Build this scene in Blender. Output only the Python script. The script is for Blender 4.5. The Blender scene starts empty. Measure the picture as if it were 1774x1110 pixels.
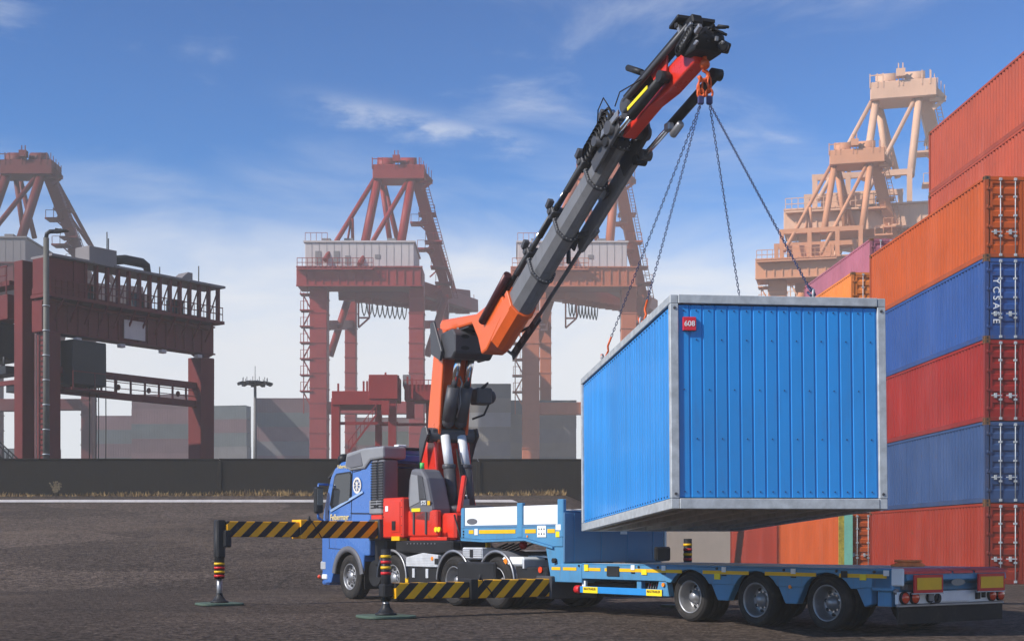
import bpy, bmesh, math, random
from mathutils import Vector, Matrix, Euler
random.seed(7)
sc = bpy.context.scene
COL = sc.collection
R = math.radians

# ------------------------------------------------------------------ camera, sky, sun, exposure
EYE = 1.3
FPX, HOR, CX = 2400.0, 941.0, 887.0        # lens in photo pixels, horizon row, centre column
cd = bpy.data.cameras.new('camera'); cam = bpy.data.objects.new('camera', cd); COL.objects.link(cam)
cam.location = (0, 0, EYE); cam.rotation_euler = (R(90), 0, 0)
cd.sensor_width = 36; cd.lens = 36 * FPX / 1774; cd.shift_y = (HOR - 555) / 1774
cd.clip_start = 0.1; cd.clip_end = 3000
sc.camera = cam

SUN_EL, SUN_AZ = R(37), R(-117)      # azimuth measured from +Y towards +X; the sun stands to the left, a little behind the camera
sun_dir = Vector((math.sin(SUN_AZ) * math.cos(SUN_EL), math.cos(SUN_AZ) * math.cos(SUN_EL), math.sin(SUN_EL)))
sd_ = bpy.data.lights.new('sun', 'SUN'); sd_.energy = 4.6; sd_.angle = R(0.6); sd_.color = (1.0, 0.93, 0.83)
so = bpy.data.objects.new('sun', sd_); COL.objects.link(so)
so.rotation_euler = (-sun_dir).to_track_quat('-Z', 'Y').to_euler()

w = bpy.data.worlds.new('World'); sc.world = w; w.use_nodes = True
nt = w.node_tree; nt.nodes.clear()
def N(t, ty, **kw):
    n = t.nodes.new(ty)
    for k, v in kw.items(): setattr(n, k, v)
    return n
def mathn(t, op, a, b=None, c=None):
    n = N(t, 'ShaderNodeMath', operation=op)
    for i, v in enumerate((a, b, c)):
        if v is None: continue
        if isinstance(v, (int, float)): n.inputs[i].default_value = v
        else: t.links.new(v, n.inputs[i])
    return n.outputs[0]
def smooth(t, v, a, b):
    n = N(t, 'ShaderNodeMapRange', interpolation_type='SMOOTHSTEP')
    t.links.new(v, n.inputs[0]); n.inputs[1].default_value = a; n.inputs[2].default_value = b
    return n.outputs[0]
sky = N(nt, 'ShaderNodeTexSky', sky_type='NISHITA', sun_disc=False)
sky.sun_elevation = SUN_EL; sky.sun_rotation = SUN_AZ
sky.altitude = 0; sky.air_density = 1.0; sky.dust_density = 0.3; sky.ozone_density = 6.0
tc = N(nt, 'ShaderNodeTexCoord'); sep = N(nt, 'ShaderNodeSeparateXYZ'); nt.links.new(tc.outputs['Generated'], sep.inputs[0])
# thin high cloud: stretched noise over the whole dome
mp = N(nt, 'ShaderNodeMapping'); mp.inputs['Scale'].default_value = (2.6, 2.6, 9.0); mp.inputs['Location'].default_value = (4.7, 0.1, 1.30)
nt.links.new(tc.outputs['Generated'], mp.inputs[0])
cn = N(nt, 'ShaderNodeTexNoise'); cn.inputs['Scale'].default_value = 2.2; cn.inputs['Detail'].default_value = 9; cn.inputs['Roughness'].default_value = 0.58; cn.inputs['Distortion'].default_value = 0.5
nt.links.new(mp.outputs[0], cn.inputs['Vector'])
veil = mathn(nt, 'MULTIPLY', smooth(nt, cn.outputs['Fac'], 0.50, 0.82), 0.48)
# the one long wisp of cloud high over the quay
yy = mathn(nt, 'MAXIMUM', sep.outputs[1], 0.02)
uu = mathn(nt, 'DIVIDE', sep.outputs[0], yy); vv = mathn(nt, 'DIVIDE', sep.outputs[2], yy)
wn = N(nt, 'ShaderNodeTexNoise'); wn.inputs['Scale'].default_value = 26; wn.inputs['Detail'].default_value = 8; wn.inputs['Roughness'].default_value = 0.6
cmb = N(nt, 'ShaderNodeCombineXYZ'); nt.links.new(uu, cmb.inputs[0]); nt.links.new(mathn(nt, 'MULTIPLY', vv, 2.6), cmb.inputs[1]); nt.links.new(cmb.outputs[0], wn.inputs['Vector'])
du = mathn(nt, 'SUBTRACT', uu, -0.062)
wob = mathn(nt, 'MULTIPLY', mathn(nt, 'SUBTRACT', wn.outputs['Fac'], 0.5), 0.022)
dv = mathn(nt, 'ADD', mathn(nt, 'ADD', mathn(nt, 'SUBTRACT', vv, 0.302), mathn(nt, 'MULTIPLY', du, 0.20)), wob)
ga = mathn(nt, 'POWER', 2.718, mathn(nt, 'MULTIPLY', mathn(nt, 'POWER', mathn(nt, 'DIVIDE', mathn(nt, 'ABSOLUTE', du), 0.082), 4), -1))
gb = mathn(nt, 'POWER', 2.718, mathn(nt, 'MULTIPLY', mathn(nt, 'POWER', mathn(nt, 'DIVIDE', mathn(nt, 'ABSOLUTE', dv), 0.0095), 2), -1))
wisp = mathn(nt, 'MULTIPLY', mathn(nt, 'MULTIPLY', ga, gb), mathn(nt, 'MULTIPLY', smooth(nt, wn.outputs['Fac'], 0.25, 0.75), 0.58))
# pale bank of thin cloud all round the horizon
bnk = N(nt, 'ShaderNodeMapRange', interpolation_type='SMOOTHSTEP'); bnk.inputs[1].default_value = 0.29; bnk.inputs[2].default_value = 0.13; bnk.inputs[4].default_value = 0.96
nt.links.new(mathn(nt, 'ADD', sep.outputs[2], mathn(nt, 'MULTIPLY', mathn(nt, 'SUBTRACT', cn.outputs['Fac'], 0.5), -0.16)), bnk.inputs[0])
cl = mathn(nt, 'MAXIMUM', mathn(nt, 'MAXIMUM', veil, wisp), bnk.outputs[0])
# deep, contrasty blue of the photograph: one even grade of the whole sky
vs_ = N(nt, 'ShaderNodeVectorMath', operation='SCALE'); nt.links.new(sky.outputs[0], vs_.inputs[0]); vs_.inputs['Scale'].default_value = 0.1
vm_ = N(nt, 'ShaderNodeVectorMath', operation='MINIMUM'); nt.links.new(vs_.outputs[0], vm_.inputs[0]); vm_.inputs[1].default_value = (1.1, 1.1, 1.1)
gm_ = N(nt, 'ShaderNodeGamma'); nt.links.new(vm_.outputs[0], gm_.inputs[0]); gm_.inputs[1].default_value = 1.85
vg_ = N(nt, 'ShaderNodeVectorMath', operation='SCALE'); nt.links.new(gm_.outputs[0], vg_.inputs[0]); vg_.inputs['Scale'].default_value = 22.0
vt_ = N(nt, 'ShaderNodeVectorMath', operation='MULTIPLY'); nt.links.new(vg_.outputs[0], vt_.inputs[0]); vt_.inputs[1].default_value = (0.30, 1.12, 1.08)
mx = N(nt, 'ShaderNodeMix', data_type='RGBA'); nt.links.new(cl, mx.inputs[0]); nt.links.new(vt_.outputs[0], mx.inputs[6]); mx.inputs[7].default_value = (7.6, 7.7, 7.9, 1)
bg = N(nt, 'ShaderNodeBackground'); bg.inputs[1].default_value = 0.10
nt.links.new(mx.outputs[2], bg.inputs[0]); wo = N(nt, 'ShaderNodeOutputWorld'); nt.links.new(bg.outputs[0], wo.inputs[0])

sc.view_settings.view_transform = 'Standard'; sc.view_settings.look = 'None'
sc.view_settings.exposure = 0.35; sc.view_settings.gamma = 1.0
sc.render.engine = 'CYCLES'
sc.cycles.use_denoising = True
sc.cycles.max_bounces = 6; sc.cycles.diffuse_bounces = 3; sc.cycles.glossy_bounces = 3; sc.cycles.volume_bounces = 0
sc.cycles.transparent_max_bounces = 8
sc.cycles.sample_clamp_indirect = 6

# ------------------------------------------------------------------ mesh builder
def V3(p): return Vector(p)
SMALL = ('railing', 'hoses', 'fitting', 'bolt', 'screw', 'girder_ties', 'festoon', 'stair_tower', 'mast_platform', 'hose_bundle', 'valve_levers', 'valve_caps', 'plate_mark', 'rim_hole', 'wheel_nut', 'lashing_ring', 'column_hose', 'arm_hose', 'hinge', 'sheave', 'chain_leg', 'intake_grille', 'hoist_rope', 'antenna', 'clamp_band', 'guide_slot', 'bracket_hole', 'cross_member', 'jib_cable', 'headboard_seam', 'winch_hose', 'cylinder_eye', 'seam')
class MB:
    def __init__(s, M=None): s.v = []; s.f = []; s.sm = []; s.M = M
    def add(s, vs, fs, smooth=False):
        o = len(s.v)
        for p in vs:
            p = Vector(p); s.v.append(s.M @ p if s.M else p)
        for f in fs: s.f.append(tuple(i + o for i in f)); s.sm.append(smooth)
        return s
    def box(s, x0, x1, y0, y1, z0, z1):
        if x0 > x1: x0, x1 = x1, x0
        if y0 > y1: y0, y1 = y1, y0
        if z0 > z1: z0, z1 = z1, z0
        return s.add([(x0,y0,z0),(x1,y0,z0),(x1,y1,z0),(x0,y1,z0),(x0,y0,z1),(x1,y0,z1),(x1,y1,z1),(x0,y1,z1)],
                     [(0,3,2,1),(4,5,6,7),(0,1,5,4),(1,2,6,5),(2,3,7,6),(3,0,4,7)])
    def frame(s, p0, p1, up):
        p0, p1 = V3(p0), V3(p1); d = (p1 - p0).normalized(); up = V3(up)
        if abs(d.dot(up.normalized())) > 0.98: up = Vector((0, 1, 0)) if abs(d.y) < 0.9 else Vector((1, 0, 0))
        a = d.cross(up).normalized(); b = a.cross(d).normalized()
        return p0, p1, a, b
    def beam(s, p0, p1, w, h, up=(0,0,1), w1=None, h1=None):
        p0, p1, a, b = s.frame(p0, p1, up); w1 = w1 or w; h1 = h1 or h
        vs = []
        for p, ww, hh in ((p0, w, h), (p1, w1, h1)):
            for i, j in ((-1,-1),(1,-1),(1,1),(-1,1)): vs.append(p + a * (i*ww/2) + b * (j*hh/2))
        return s.add(vs, [(3,2,1,0),(4,5,6,7),(0,1,5,4),(1,2,6,5),(2,3,7,6),(3,0,4,7)])
    def extr(s, poly, p0, p1, up=(0,0,1), smooth=False, poly1=None):
        p0, p1, a, b = s.frame(p0, p1, up); poly1 = poly1 or poly; n = len(poly)
        vs = [p0 + a*x + b*y for x, y in poly] + [p1 + a*x + b*y for x, y in poly1]
        s.add(vs, [(i, (i+1) % n, n + (i+1) % n, n + i) for i in range(n)], smooth)
        o = len(s.v) - 2*n
        s.f.append(tuple(o + i for i in reversed(range(n)))); s.sm.append(False)
        s.f.append(tuple(o + n + i for i in range(n))); s.sm.append(False)
        return s
    def cyl(s, p0, p1, r, r1=None, n=14):
        r1 = r if r1 is None else r1
        c = [(math.cos(2*math.pi*i/n), math.sin(2*math.pi*i/n)) for i in range(n)]
        return s.extr([(x*r, y*r) for x, y in c], p0, p1, (0,0,1), True, [(x*r1, y*r1) for x, y in c])
    def prism(s, pts, axis, a, b):
        n = len(pts)
        def P(q, t): return {'x': (t, q[0], q[1]), 'y': (q[0], t, q[1]), 'z': (q[0], q[1], t)}[axis]
        vs = [P(q, a) for q in pts] + [P(q, b) for q in pts]
        return s.add(vs, [tuple(range(n)), tuple(reversed(range(n, 2*n)))] + [(i, n+i, n+(i+1) % n, (i+1) % n) for i in range(n)])
    def lathe(s, prof, c=(0,0,0), axis='y', n=28, smooth=True, a0=0, a1=2*math.pi):
        c = V3(c); full = abs(a1 - a0 - 2*math.pi) < 1e-4; m = n if full else n + 1; vs = []; k = len(prof)
        for i in range(m):
            t = a0 + (a1 - a0) * i / n; ct, st = math.cos(t), math.sin(t)
            for r, q in prof:
                vs.append(c + (Vector((r*ct, q, r*st)) if axis == 'y' else Vector((r*ct, r*st, q)) if axis == 'z' else Vector((q, r*ct, r*st))))
        fs = []
        for i in range(n):
            j = (i + 1) % m
            for q in range(k - 1): fs.append((i*k+q, i*k+q+1, j*k+q+1, j*k+q))
        return s.add(vs, fs, smooth)
    def tube(s, path, r, n=8):
        path = [V3(p) for p in path]; vs = []; m = len(path)
        prev = None
        for i, p in enumerate(path):
            d = (path[min(i+1, m-1)] - path[max(i-1, 0)]).normalized()
            up = prev if prev is not None else (Vector((0,0,1)) if abs(d.z) < 0.9 else Vector((1,0,0)))
            a = d.cross(up).normalized(); b = a.cross(d).normalized(); prev = b
            for k in range(n):
                t = 2*math.pi*k/n; vs.append(p + a*(r*math.cos(t)) + b*(r*math.sin(t)))
        fs = [(i*n+k, i*n+(k+1) % n, (i+1)*n+(k+1) % n, (i+1)*n+k) for i in range(m-1) for k in range(n)]
        fs += [tuple(reversed(range(n))), tuple(range((m-1)*n, m*n))]
        return s.add(vs, fs, True)
    def ball(s, c, r, n=12, sz=1.0):
        pr = [(r*math.sin(math.pi*i/8), -r*sz*math.cos(math.pi*i/8)) for i in range(9)]
        return s.lathe(pr, c, 'z', n)
    def mesh(s, name, m):
        me = bpy.data.meshes.new(name); me.from_pydata([tuple(p) for p in s.v], [], s.f)
        me.polygons.foreach_set('use_smooth', s.sm)
        bm = bmesh.new(); bm.from_mesh(me); bmesh.ops.recalc_face_normals(bm, faces=bm.faces); bm.to_mesh(me); bm.free()
        if m: me.materials.append(m)
        return me
    def build(s, name, m, parent=None, bevel=0, seg=1):
        o = bpy.data.objects.new(name, s.mesh(name, m)); COL.objects.link(o)
        if parent: o.parent = parent
        if any(q in name for q in SMALL): o['kind'] = 'stuff'
        if bevel:
            b = o.modifiers.new('bevel', 'BEVEL'); b.width = bevel; b.segments = seg; b.limit_method = 'ANGLE'; b.angle_limit = R(35)
            b.harden_normals = False
        return o
def part(name, me, parent, loc=None, rot=None):
    o = bpy.data.objects.new(name, me); COL.objects.link(o); o.parent = parent
    if any(q in name for q in SMALL): o['kind'] = 'stuff'
    if loc: o.location = loc
    if rot: o.rotation_euler = rot
    return o
def empty(name, loc=(0,0,0), rz=0, parent=None):
    o = bpy.data.objects.new(name, None); COL.objects.link(o); o.location = loc; o.rotation_euler = (0, 0, rz); o.empty_display_size = 0.3
    if parent: o.parent = parent
    return o
def tag(o, label=None, cat=None, group=None, kind=None):
    if label: o['label'] = label
    if cat: o['category'] = cat
    if group: o['group'] = group
    if kind: o['kind'] = kind
    return o
def at(px, py, Y): return Vector(((px-CX)/FPX*Y, Y, EYE-(py-HOR)/FPX*Y))
def text(body, name, m, parent, loc, rot, size, ext=0.002, align='CENTER', sx=1.0):
    c = bpy.data.curves.new(name, 'FONT'); c.body = body; c.size = size; c.extrude = ext; c.align_x = align; c.align_y = 'CENTER'; c.offset = size*0.012
    o = bpy.data.objects.new(name, c); COL.objects.link(o); o.parent = parent; o.location = loc; o.rotation_euler = rot; o.scale = (sx, 1, 1)
    bpy.context.view_layer.update()
    me = bpy.data.meshes.new_from_object(o.evaluated_get(bpy.context.evaluated_depsgraph_get())); me.materials.clear(); me.materials.append(m)
    bpy.data.objects.remove(o); o = bpy.data.objects.new(name, me); COL.objects.link(o); o.parent = parent; o.location = loc; o.rotation_euler = rot; o.scale = (sx, 1, 1)
    return o

# ------------------------------------------------------------------ materials
MATS = {}
def mat(name, col, rough=0.5, metal=0.0, var=0.12, scale=1.5, bump=0.0, bscale=60, dirt=0.0, dcol=(0.10, 0.075, 0.055), coat=0.0, streak=True, rvar=0.15, wear=0.0, orand=0.0, spec=0.25):
    if name in MATS: return MATS[name]
    m = bpy.data.materials.new(name); m.use_nodes = True; t = m.node_tree; b = t.nodes['Principled BSDF']
    tc = N(t, 'ShaderNodeTexCoord'); oi = N(t, 'ShaderNodeObjectInfo')
    sc_ = N(t, 'ShaderNodeVectorMath', operation='SCALE'); sc_.inputs['Scale'].default_value = 0.731; t.links.new(oi.outputs['Location'], sc_.inputs[0])
    ad = N(t, 'ShaderNodeVectorMath', operation='ADD'); t.links.new(tc.outputs['Object'], ad.inputs[0]); t.links.new(sc_.outputs[0], ad.inputs[1])
    n1 = N(t, 'ShaderNodeTexNoise'); n1.inputs['Scale'].default_value = scale; n1.inputs['Detail'].default_value = 6; n1.inputs['Roughness'].default_value = 0.62
    t.links.new(ad.outputs[0], n1.inputs['Vector'])
    cr = N(t, 'ShaderNodeMapRange'); t.links.new(n1.outputs['Fac'], cr.inputs[0]); cr.inputs[1].default_value = 0.3; cr.inputs[2].default_value = 0.7
    cr.inputs[3].default_value = 1 - var; cr.inputs[4].default_value = 1 + var
    hs = N(t, 'ShaderNodeHueSaturation'); hs.inputs['Color'].default_value = (*col, 1); t.links.new(cr.outputs[0], hs.inputs['Value'])
    if orand: t.links.new(mathn(t, 'MULTIPLY', cr.outputs[0], mathn(t, 'ADD', mathn(t, 'MULTIPLY', oi.outputs['Random'], 2*orand), 1-orand)), hs.inputs['Value'])
    out = hs.outputs[0]
    if wear:
        nw = N(t, 'ShaderNodeTexNoise'); nw.inputs['Scale'].default_value = 3.4; nw.inputs['Detail'].default_value = 10; nw.inputs['Roughness'].default_value = 0.72; t.links.new(ad.outputs[0], nw.inputs['Vector'])
        mw = N(t, 'ShaderNodeMix', data_type='RGBA'); t.links.new(mathn(t, 'MULTIPLY', smooth(t, nw.outputs['Fac'], 0.635, 0.70), wear), mw.inputs[0]); t.links.new(out, mw.inputs[6]); mw.inputs[7].default_value = (0.13, 0.06, 0.03, 1)
        ms = N(t, 'ShaderNodeMapping'); ms.inputs['Scale'].default_value = (1.3, 1.3, 0.25); t.links.new(ad.outputs[0], ms.inputs[0])
        nf = N(t, 'ShaderNodeTexNoise'); nf.inputs['Scale'].default_value = 0.8; nf.inputs['Detail'].default_value = 5; t.links.new(ms.outputs[0], nf.inputs['Vector'])
        mf = N(t, 'ShaderNodeMix', data_type='RGBA'); t.links.new(mathn(t, 'MULTIPLY', smooth(t, nf.outputs['Fac'], 0.45, 0.75), wear*0.35), mf.inputs[0]); t.links.new(mw.outputs[2], mf.inputs[6]); mf.inputs[7].default_value = tuple(min(1, c*1.15+.05) for c in col)+(1,)
        out = mf.outputs[2]
    if dirt:
        mp = N(t, 'ShaderNodeMapping'); mp.inputs['Scale'].default_value = (5, 5, 0.7) if streak else (2, 2, 2); t.links.new(ad.outputs[0], mp.inputs[0])
        n2 = N(t, 'ShaderNodeTexNoise'); n2.inputs['Scale'].default_value = 1.6; n2.inputs['Detail'].default_value = 8; n2.inputs['Roughness'].default_value = 0.7
        t.links.new(mp.outputs[0], n2.inputs['Vector'])
        f = mathn(t, 'MULTIPLY', smooth(t, n2.outputs['Fac'], 0.48, 0.80), dirt)
        mx = N(t, 'ShaderNodeMix', data_type='RGBA'); t.links.new(f, mx.inputs[0]); t.links.new(out, mx.inputs[6]); mx.inputs[7].default_value = (*dcol, 1)
        out = mx.outputs[2]
    t.links.new(out, b.inputs['Base Color'])
    rr = N(t, 'ShaderNodeMapRange'); t.links.new(n1.outputs['Fac'], rr.inputs[0]); rr.inputs[1].default_value = 0.3; rr.inputs[2].default_value = 0.7
    rr.inputs[3].default_value = max(0.03, rough - rvar/2); rr.inputs[4].default_value = min(1, rough + rvar/2); t.links.new(rr.outputs[0], b.inputs['Roughness'])
    b.inputs['Metallic'].default_value = metal; b.inputs['Specular IOR Level'].default_value = spec if not coat else 0.4
    if coat: b.inputs['Coat Weight'].default_value = coat; b.inputs['Coat Roughness'].default_value = 0.08
    if bump:
        n3 = N(t, 'ShaderNodeTexNoise'); n3.inputs['Scale'].default_value = bscale; n3.inputs['Detail'].default_value = 4; t.links.new(ad.outputs[0], n3.inputs['Vector'])
        bp = N(t, 'ShaderNodeBump'); bp.inputs['Strength'].default_value = bump; bp.inputs['Distance'].default_value = 0.02; t.links.new(n3.outputs['Fac'], bp.inputs['Height']); t.links.new(bp.outputs[0], b.inputs['Normal'])
    MATS[name] = m; return m
def emis(name, col, st):
    m = mat(name, col, 0.3); b = m.node_tree.nodes['Principled BSDF']; b.inputs['Emission Color'].default_value = (*col, 1); b.inputs['Emission Strength'].default_value = st; return m
def stripes(name, c1, c2, axis, lean, period, zaxis=2):
    """diagonal hazard tape printed on a beam, in the beam's own coordinates"""
    m = mat(name, c1, 0.45); t = m.node_tree; b = t.nodes['Principled BSDF']
    tc = N(t, 'ShaderNodeTexCoord'); s = N(t, 'ShaderNodeSeparateXYZ'); t.links.new(tc.outputs['Object'], s.inputs[0])
    q = mathn(t, 'ADD', s.outputs[axis], mathn(t, 'MULTIPLY', s.outputs[zaxis], lean))
    fr = mathn(t, 'FRACT', mathn(t, 'DIVIDE', q, period)); g = mathn(t, 'GREATER_THAN', fr, 0.5)
    old = b.inputs['Base Color'].links[0].from_socket
    nz = N(t, 'ShaderNodeTexNoise'); nz.inputs['Scale'].default_value = 9; nz.inputs['Detail'].default_value = 7; t.links.new(tc.outputs['Object'], nz.inputs['Vector'])
    wear = mathn(t, 'MULTIPLY', smooth(t, nz.outputs['Fac'], 0.60, 0.75), 0.45)
    mx = N(t, 'ShaderNodeMix', data_type='RGBA'); t.links.new(g, mx.inputs[0]); t.links.new(old, mx.inputs[6]); mx.inputs[7].default_value = (*c2, 1)
    m2 = N(t, 'ShaderNodeMix', data_type='RGBA'); t.links.new(wear, m2.inputs[0]); t.links.new(mx.outputs[2], m2.inputs[6]); m2.inputs[7].default_value = (0.09, 0.07, 0.05, 1)
    t.links.new(m2.outputs[2], b.inputs['Base Color']); return m

BLACK = mat('black_steel', (0.018, 0.018, 0.02), 0.5, 0.0, 0.25, 3)
DGREY = mat('dark_grey_steel', (0.075, 0.075, 0.082), 0.45, 0.2, 0.15, 2)
BOOM = mat('boom_grey_paint', (0.175, 0.175, 0.185), 0.36, 0.1, 0.14, 1.2, dirt=0.5, dcol=(0.07, 0.065, 0.06))
PLAST = mat('grey_plastic', (0.13, 0.13, 0.145), 0.5, 0, 0.08, 3)
PLASTL = mat('light_grey_plastic', (0.24, 0.245, 0.26), 0.5, 0, 0.08, 3)
GALV = mat('galvanised_steel', (0.45, 0.475, 0.49), 0.5, 0.25, 0.22, 7, dirt=0.3, dcol=(0.33, 0.32, 0.30), streak=False)
ALU = mat('checker_aluminium', (0.64, 0.65, 0.67), 0.42, 0.3, 0.12, 5, bump=0.35, bscale=70)
CHROME = mat('chrome', (0.80, 0.80, 0.82), 0.16, 1.0, 0.05, 3, rvar=0.08)
RODW = mat('white_rod_guard', (0.72, 0.73, 0.74), 0.35, 0.1, 0.05, 3)
RUBBER = mat('rubber', (0.022, 0.020, 0.019), 0.8, 0, 0.3, 6, bump=0.15, bscale=90, dirt=0.8, dcol=(0.075, 0.062, 0.052), streak=False)
CABBLUE = mat('cab_blue_paint', (0.055, 0.16, 0.46), 0.28, 0.0, 0.06, 1, coat=0.35, dirt=0.22, dcol=(0.15, 0.15, 0.16))
TRAILBLUE = mat('trailer_blue_paint', (0.075, 0.24, 0.42), 0.38, 0, 0.12, 1.4, dirt=0.5, dcol=(0.13, 0.12, 0.11))
TRAILDARK = mat('headboard_blue_paint', (0.085, 0.19, 0.33), 0.42, 0, 0.08, 1.2, dirt=0.2, dcol=(0.2, 0.21, 0.22))
BARBLUE = mat('side_guard_blue', (0.03, 0.25, 0.60), 0.35, 0, 0.08, 2)
RED = mat('crane_red_paint', (0.66, 0.035, 0.018), 0.32, 0, 0.10, 1.6, coat=0.3, dirt=0.15, dcol=(0.2, 0.04, 0.02))
ORANGE = mat('crane_orange_paint', (0.74, 0.115, 0.018), 0.34, 0, 0.10, 1.6, coat=0.3, dirt=0.12, dcol=(0.3, 0.06, 0.02))
WHITE = mat('white_panel', (0.76, 0.78, 0.79), 0.4, 0, 0.03, 1.2, dirt=0.12, dcol=(0.45, 0.44, 0.42))
YELLOW = mat('yellow_reflective', (0.80, 0.46, 0.012), 0.4, 0, 0.06, 4)
YELLOWS = mat('yellow_sticker', (0.85, 0.66, 0.02), 0.4, 0, 0.04, 4)
REDREF = mat('red_reflective', (0.60, 0.02, 0.025), 0.35, 0, 0.08, 4)
LAMPR = mat('red_lamp_lens', (0.70, 0.06, 0.015), 0.18, 0, 0.08, 12, coat=0.6)
LAMPO = mat('orange_lamp_lens', (0.85, 0.25, 0.02), 0.2, 0, 0.05, 12, coat=0.6)
GLASS = mat('tinted_glass', (0.02, 0.022, 0.026), 0.06, 0, 0.2, 2, coat=0.8, rvar=0.03)
WOOD = mat('pale_deck_timber', (0.62, 0.56, 0.52), 0.75, 0, 0.22, 3, bump=0.3, bscale=50, dirt=0.4, dcol=(0.24, 0.2, 0.17), streak=False)
PADG = mat('green_pad', (0.075, 0.115, 0.085), 0.7, 0, 0.2, 5, bump=0.2, dirt=0.4, streak=False)
HAZ = stripes('hazard_tape', (0.92, 0.44, 0.010), (0.018, 0.018, 0.022), 1, 1.05, 0.385)
SILVER = mat('silver_paint', (0.30, 0.30, 0.31), 0.42, 0.6, 0.12, 4, dirt=0.45, dcol=(0.15, 0.13, 0.11), streak=False)
RUST = mat('rusty_casting', (0.16, 0.075, 0.03), 0.8, 0, 0.4, 14, bump=0.3, bscale=80)
# ------------------------------------------------------------------ ground: flat yard, a long gentle incline up to the boundary wall
WALL_Y, RAMP_Y, TOP_Z = 80.0, 37.0, 4.17
def sstep(a, b, x):
    t = min(1, max(0, (x-a)/(b-a))); return t*t*(3-2*t)
def gz(x, y):
    t = min(max((y-RAMP_Y)/(WALL_Y-RAMP_Y), 0), 1)
    t = t*t/(2*0.08) if t < 0.08 else (t-0.04)/0.96 if t > 0.08 else t
    t = min(t, 1)
    m = 1 - sstep(3.5, 7.5, x)
    return TOP_Z * t * m
def axis_vals(lo, hi, dense_lo, dense_hi, step, coarse):
    v = []; x = lo
    while x < hi:
        v.append(x); x += step if dense_lo <= x < dense_hi else coarse
    v.append(hi); return v
xs = axis_vals(-420, 420, -60, 60, 1.5, 20); ys = axis_vals(-110, 520, 12, 96, 1.5, 20)
gv = [(x, y, gz(x, y)) for y in ys for x in xs]; nx = len(xs)
gf = [(j*nx+i, j*nx+i+1, (j+1)*nx+i+1, (j+1)*nx+i) for j in range(len(ys)-1) for i in range(nx-1)]
ASPH = bpy.data.materials.new('asphalt'); ASPH.use_nodes = True
def asphalt():
    t = ASPH.node_tree; b = t.nodes['Principled BSDF']; tc = N(t, 'ShaderNodeTexCoord'); O = tc.outputs['Object']
    def noise(s, d=4, r=0.6):
        n = N(t, 'ShaderNodeTexNoise'); n.inputs['Scale'].default_value = s; n.inputs['Detail'].default_value = d; n.inputs['Roughness'].default_value = r; t.links.new(O, n.inputs['Vector']); return n.outputs['Fac']
    def vor(s):
        n = N(t, 'ShaderNodeTexVoronoi'); n.inputs['Scale'].default_value = s; t.links.new(O, n.inputs['Vector']); return n
    big = noise(0.06, 5); mid = noise(0.7, 6, 0.65); grain = noise(6.0, 7, 0.78); v1 = vor(14.0)
    col = N(t, 'ShaderNodeMix', data_type='RGBA'); col.inputs[6].default_value = (0.022, 0.0150, 0.0112, 1); col.inputs[7].default_value = (0.155, 0.117, 0.094, 1)
    f = mathn(t, 'ADD', mathn(t, 'MULTIPLY', smooth(t, grain, 0.38, 0.62), 0.70), mathn(t, 'MULTIPLY', mid, 0.35))
    f = mathn(t, 'ADD', f, mathn(t, 'MULTIPLY', mathn(t, 'SUBTRACT', big, 0.5), 0.7)); t.links.new(f, col.inputs[0])
    # pale stone chips in the surface
    sep = N(t, 'ShaderNodeSeparateColor'); t.links.new(v1.outputs['Color'], sep.inputs[0])
    chip = mathn(t, 'MULTIPLY', mathn(t, 'GREATER_THAN', sep.outputs[0], 0.72), smooth(t, v1.outputs['Distance'], 0.45, 0.2))
    c2 = N(t, 'ShaderNodeMix', data_type='RGBA'); t.links.new(mathn(t, 'MULTIPLY', chip, 0.55), c2.inputs[0]); t.links.new(col.outputs[2], c2.inputs[6]); c2.inputs[7].default_value = (0.23, 0.18, 0.145, 1)
    bl = mathn(t, 'MULTIPLY', smooth(t, noise(5.6, 5, 0.6), 0.47, 0.58), 0.62)
    cb_ = N(t, 'ShaderNodeMix', data_type='RGBA'); t.links.new(bl, cb_.inputs[0]); t.links.new(c2.outputs[2], cb_.inputs[6]); cb_.inputs[7].default_value = (0.015, 0.0100, 0.0075, 1); c2 = cb_
    # oil and tyre stains
    st = smooth(t, noise(0.33, 7, 0.7), 0.58, 0.74)
    c3 = N(t, 'ShaderNodeMix', data_type='RGBA'); t.links.new(mathn(t, 'MULTIPLY', st, 0.45), c3.inputs[0]); t.links.new(c2.outputs[2], c3.inputs[6]); c3.inputs[7].default_value = (0.032, 0.028, 0.026, 1)
    t.links.new(c3.outputs[2], b.inputs['Base Color']); b.inputs['Roughness'].default_value = 0.9; b.inputs['Specular IOR Level'].default_value = 0.1
    hh = mathn(t, 'ADD', mathn(t, 'MULTIPLY', grain, 0.7), mathn(t, 'MULTIPLY', v1.outputs['Distance'], -0.5))
    # repair patches, cracks and tyre marks
    vp = N(t, 'ShaderNodeTexVoronoi', distance='MANHATTAN'); vp.inputs['Scale'].default_value = 0.11; t.links.new(O, vp.inputs['Vector']); spc = N(t, 'ShaderNodeSeparateColor'); t.links.new(vp.outputs['Color'], spc.inputs[0])
    dn = N(t, 'ShaderNodeVectorMath', operation='ADD'); nn = N(t, 'ShaderNodeTexNoise'); nn.inputs['Scale'].default_value = 1.1; nn.inputs['Detail'].default_value = 5; t.links.new(O, nn.inputs['Vector']); ns_ = N(t, 'ShaderNodeVectorMath', operation='SCALE'); ns_.inputs['Scale'].default_value = 0.9; t.links.new(nn.outputs['Color'], ns_.inputs[0]); t.links.new(O, dn.inputs[0]); t.links.new(ns_.outputs[0], dn.inputs[1])
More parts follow.
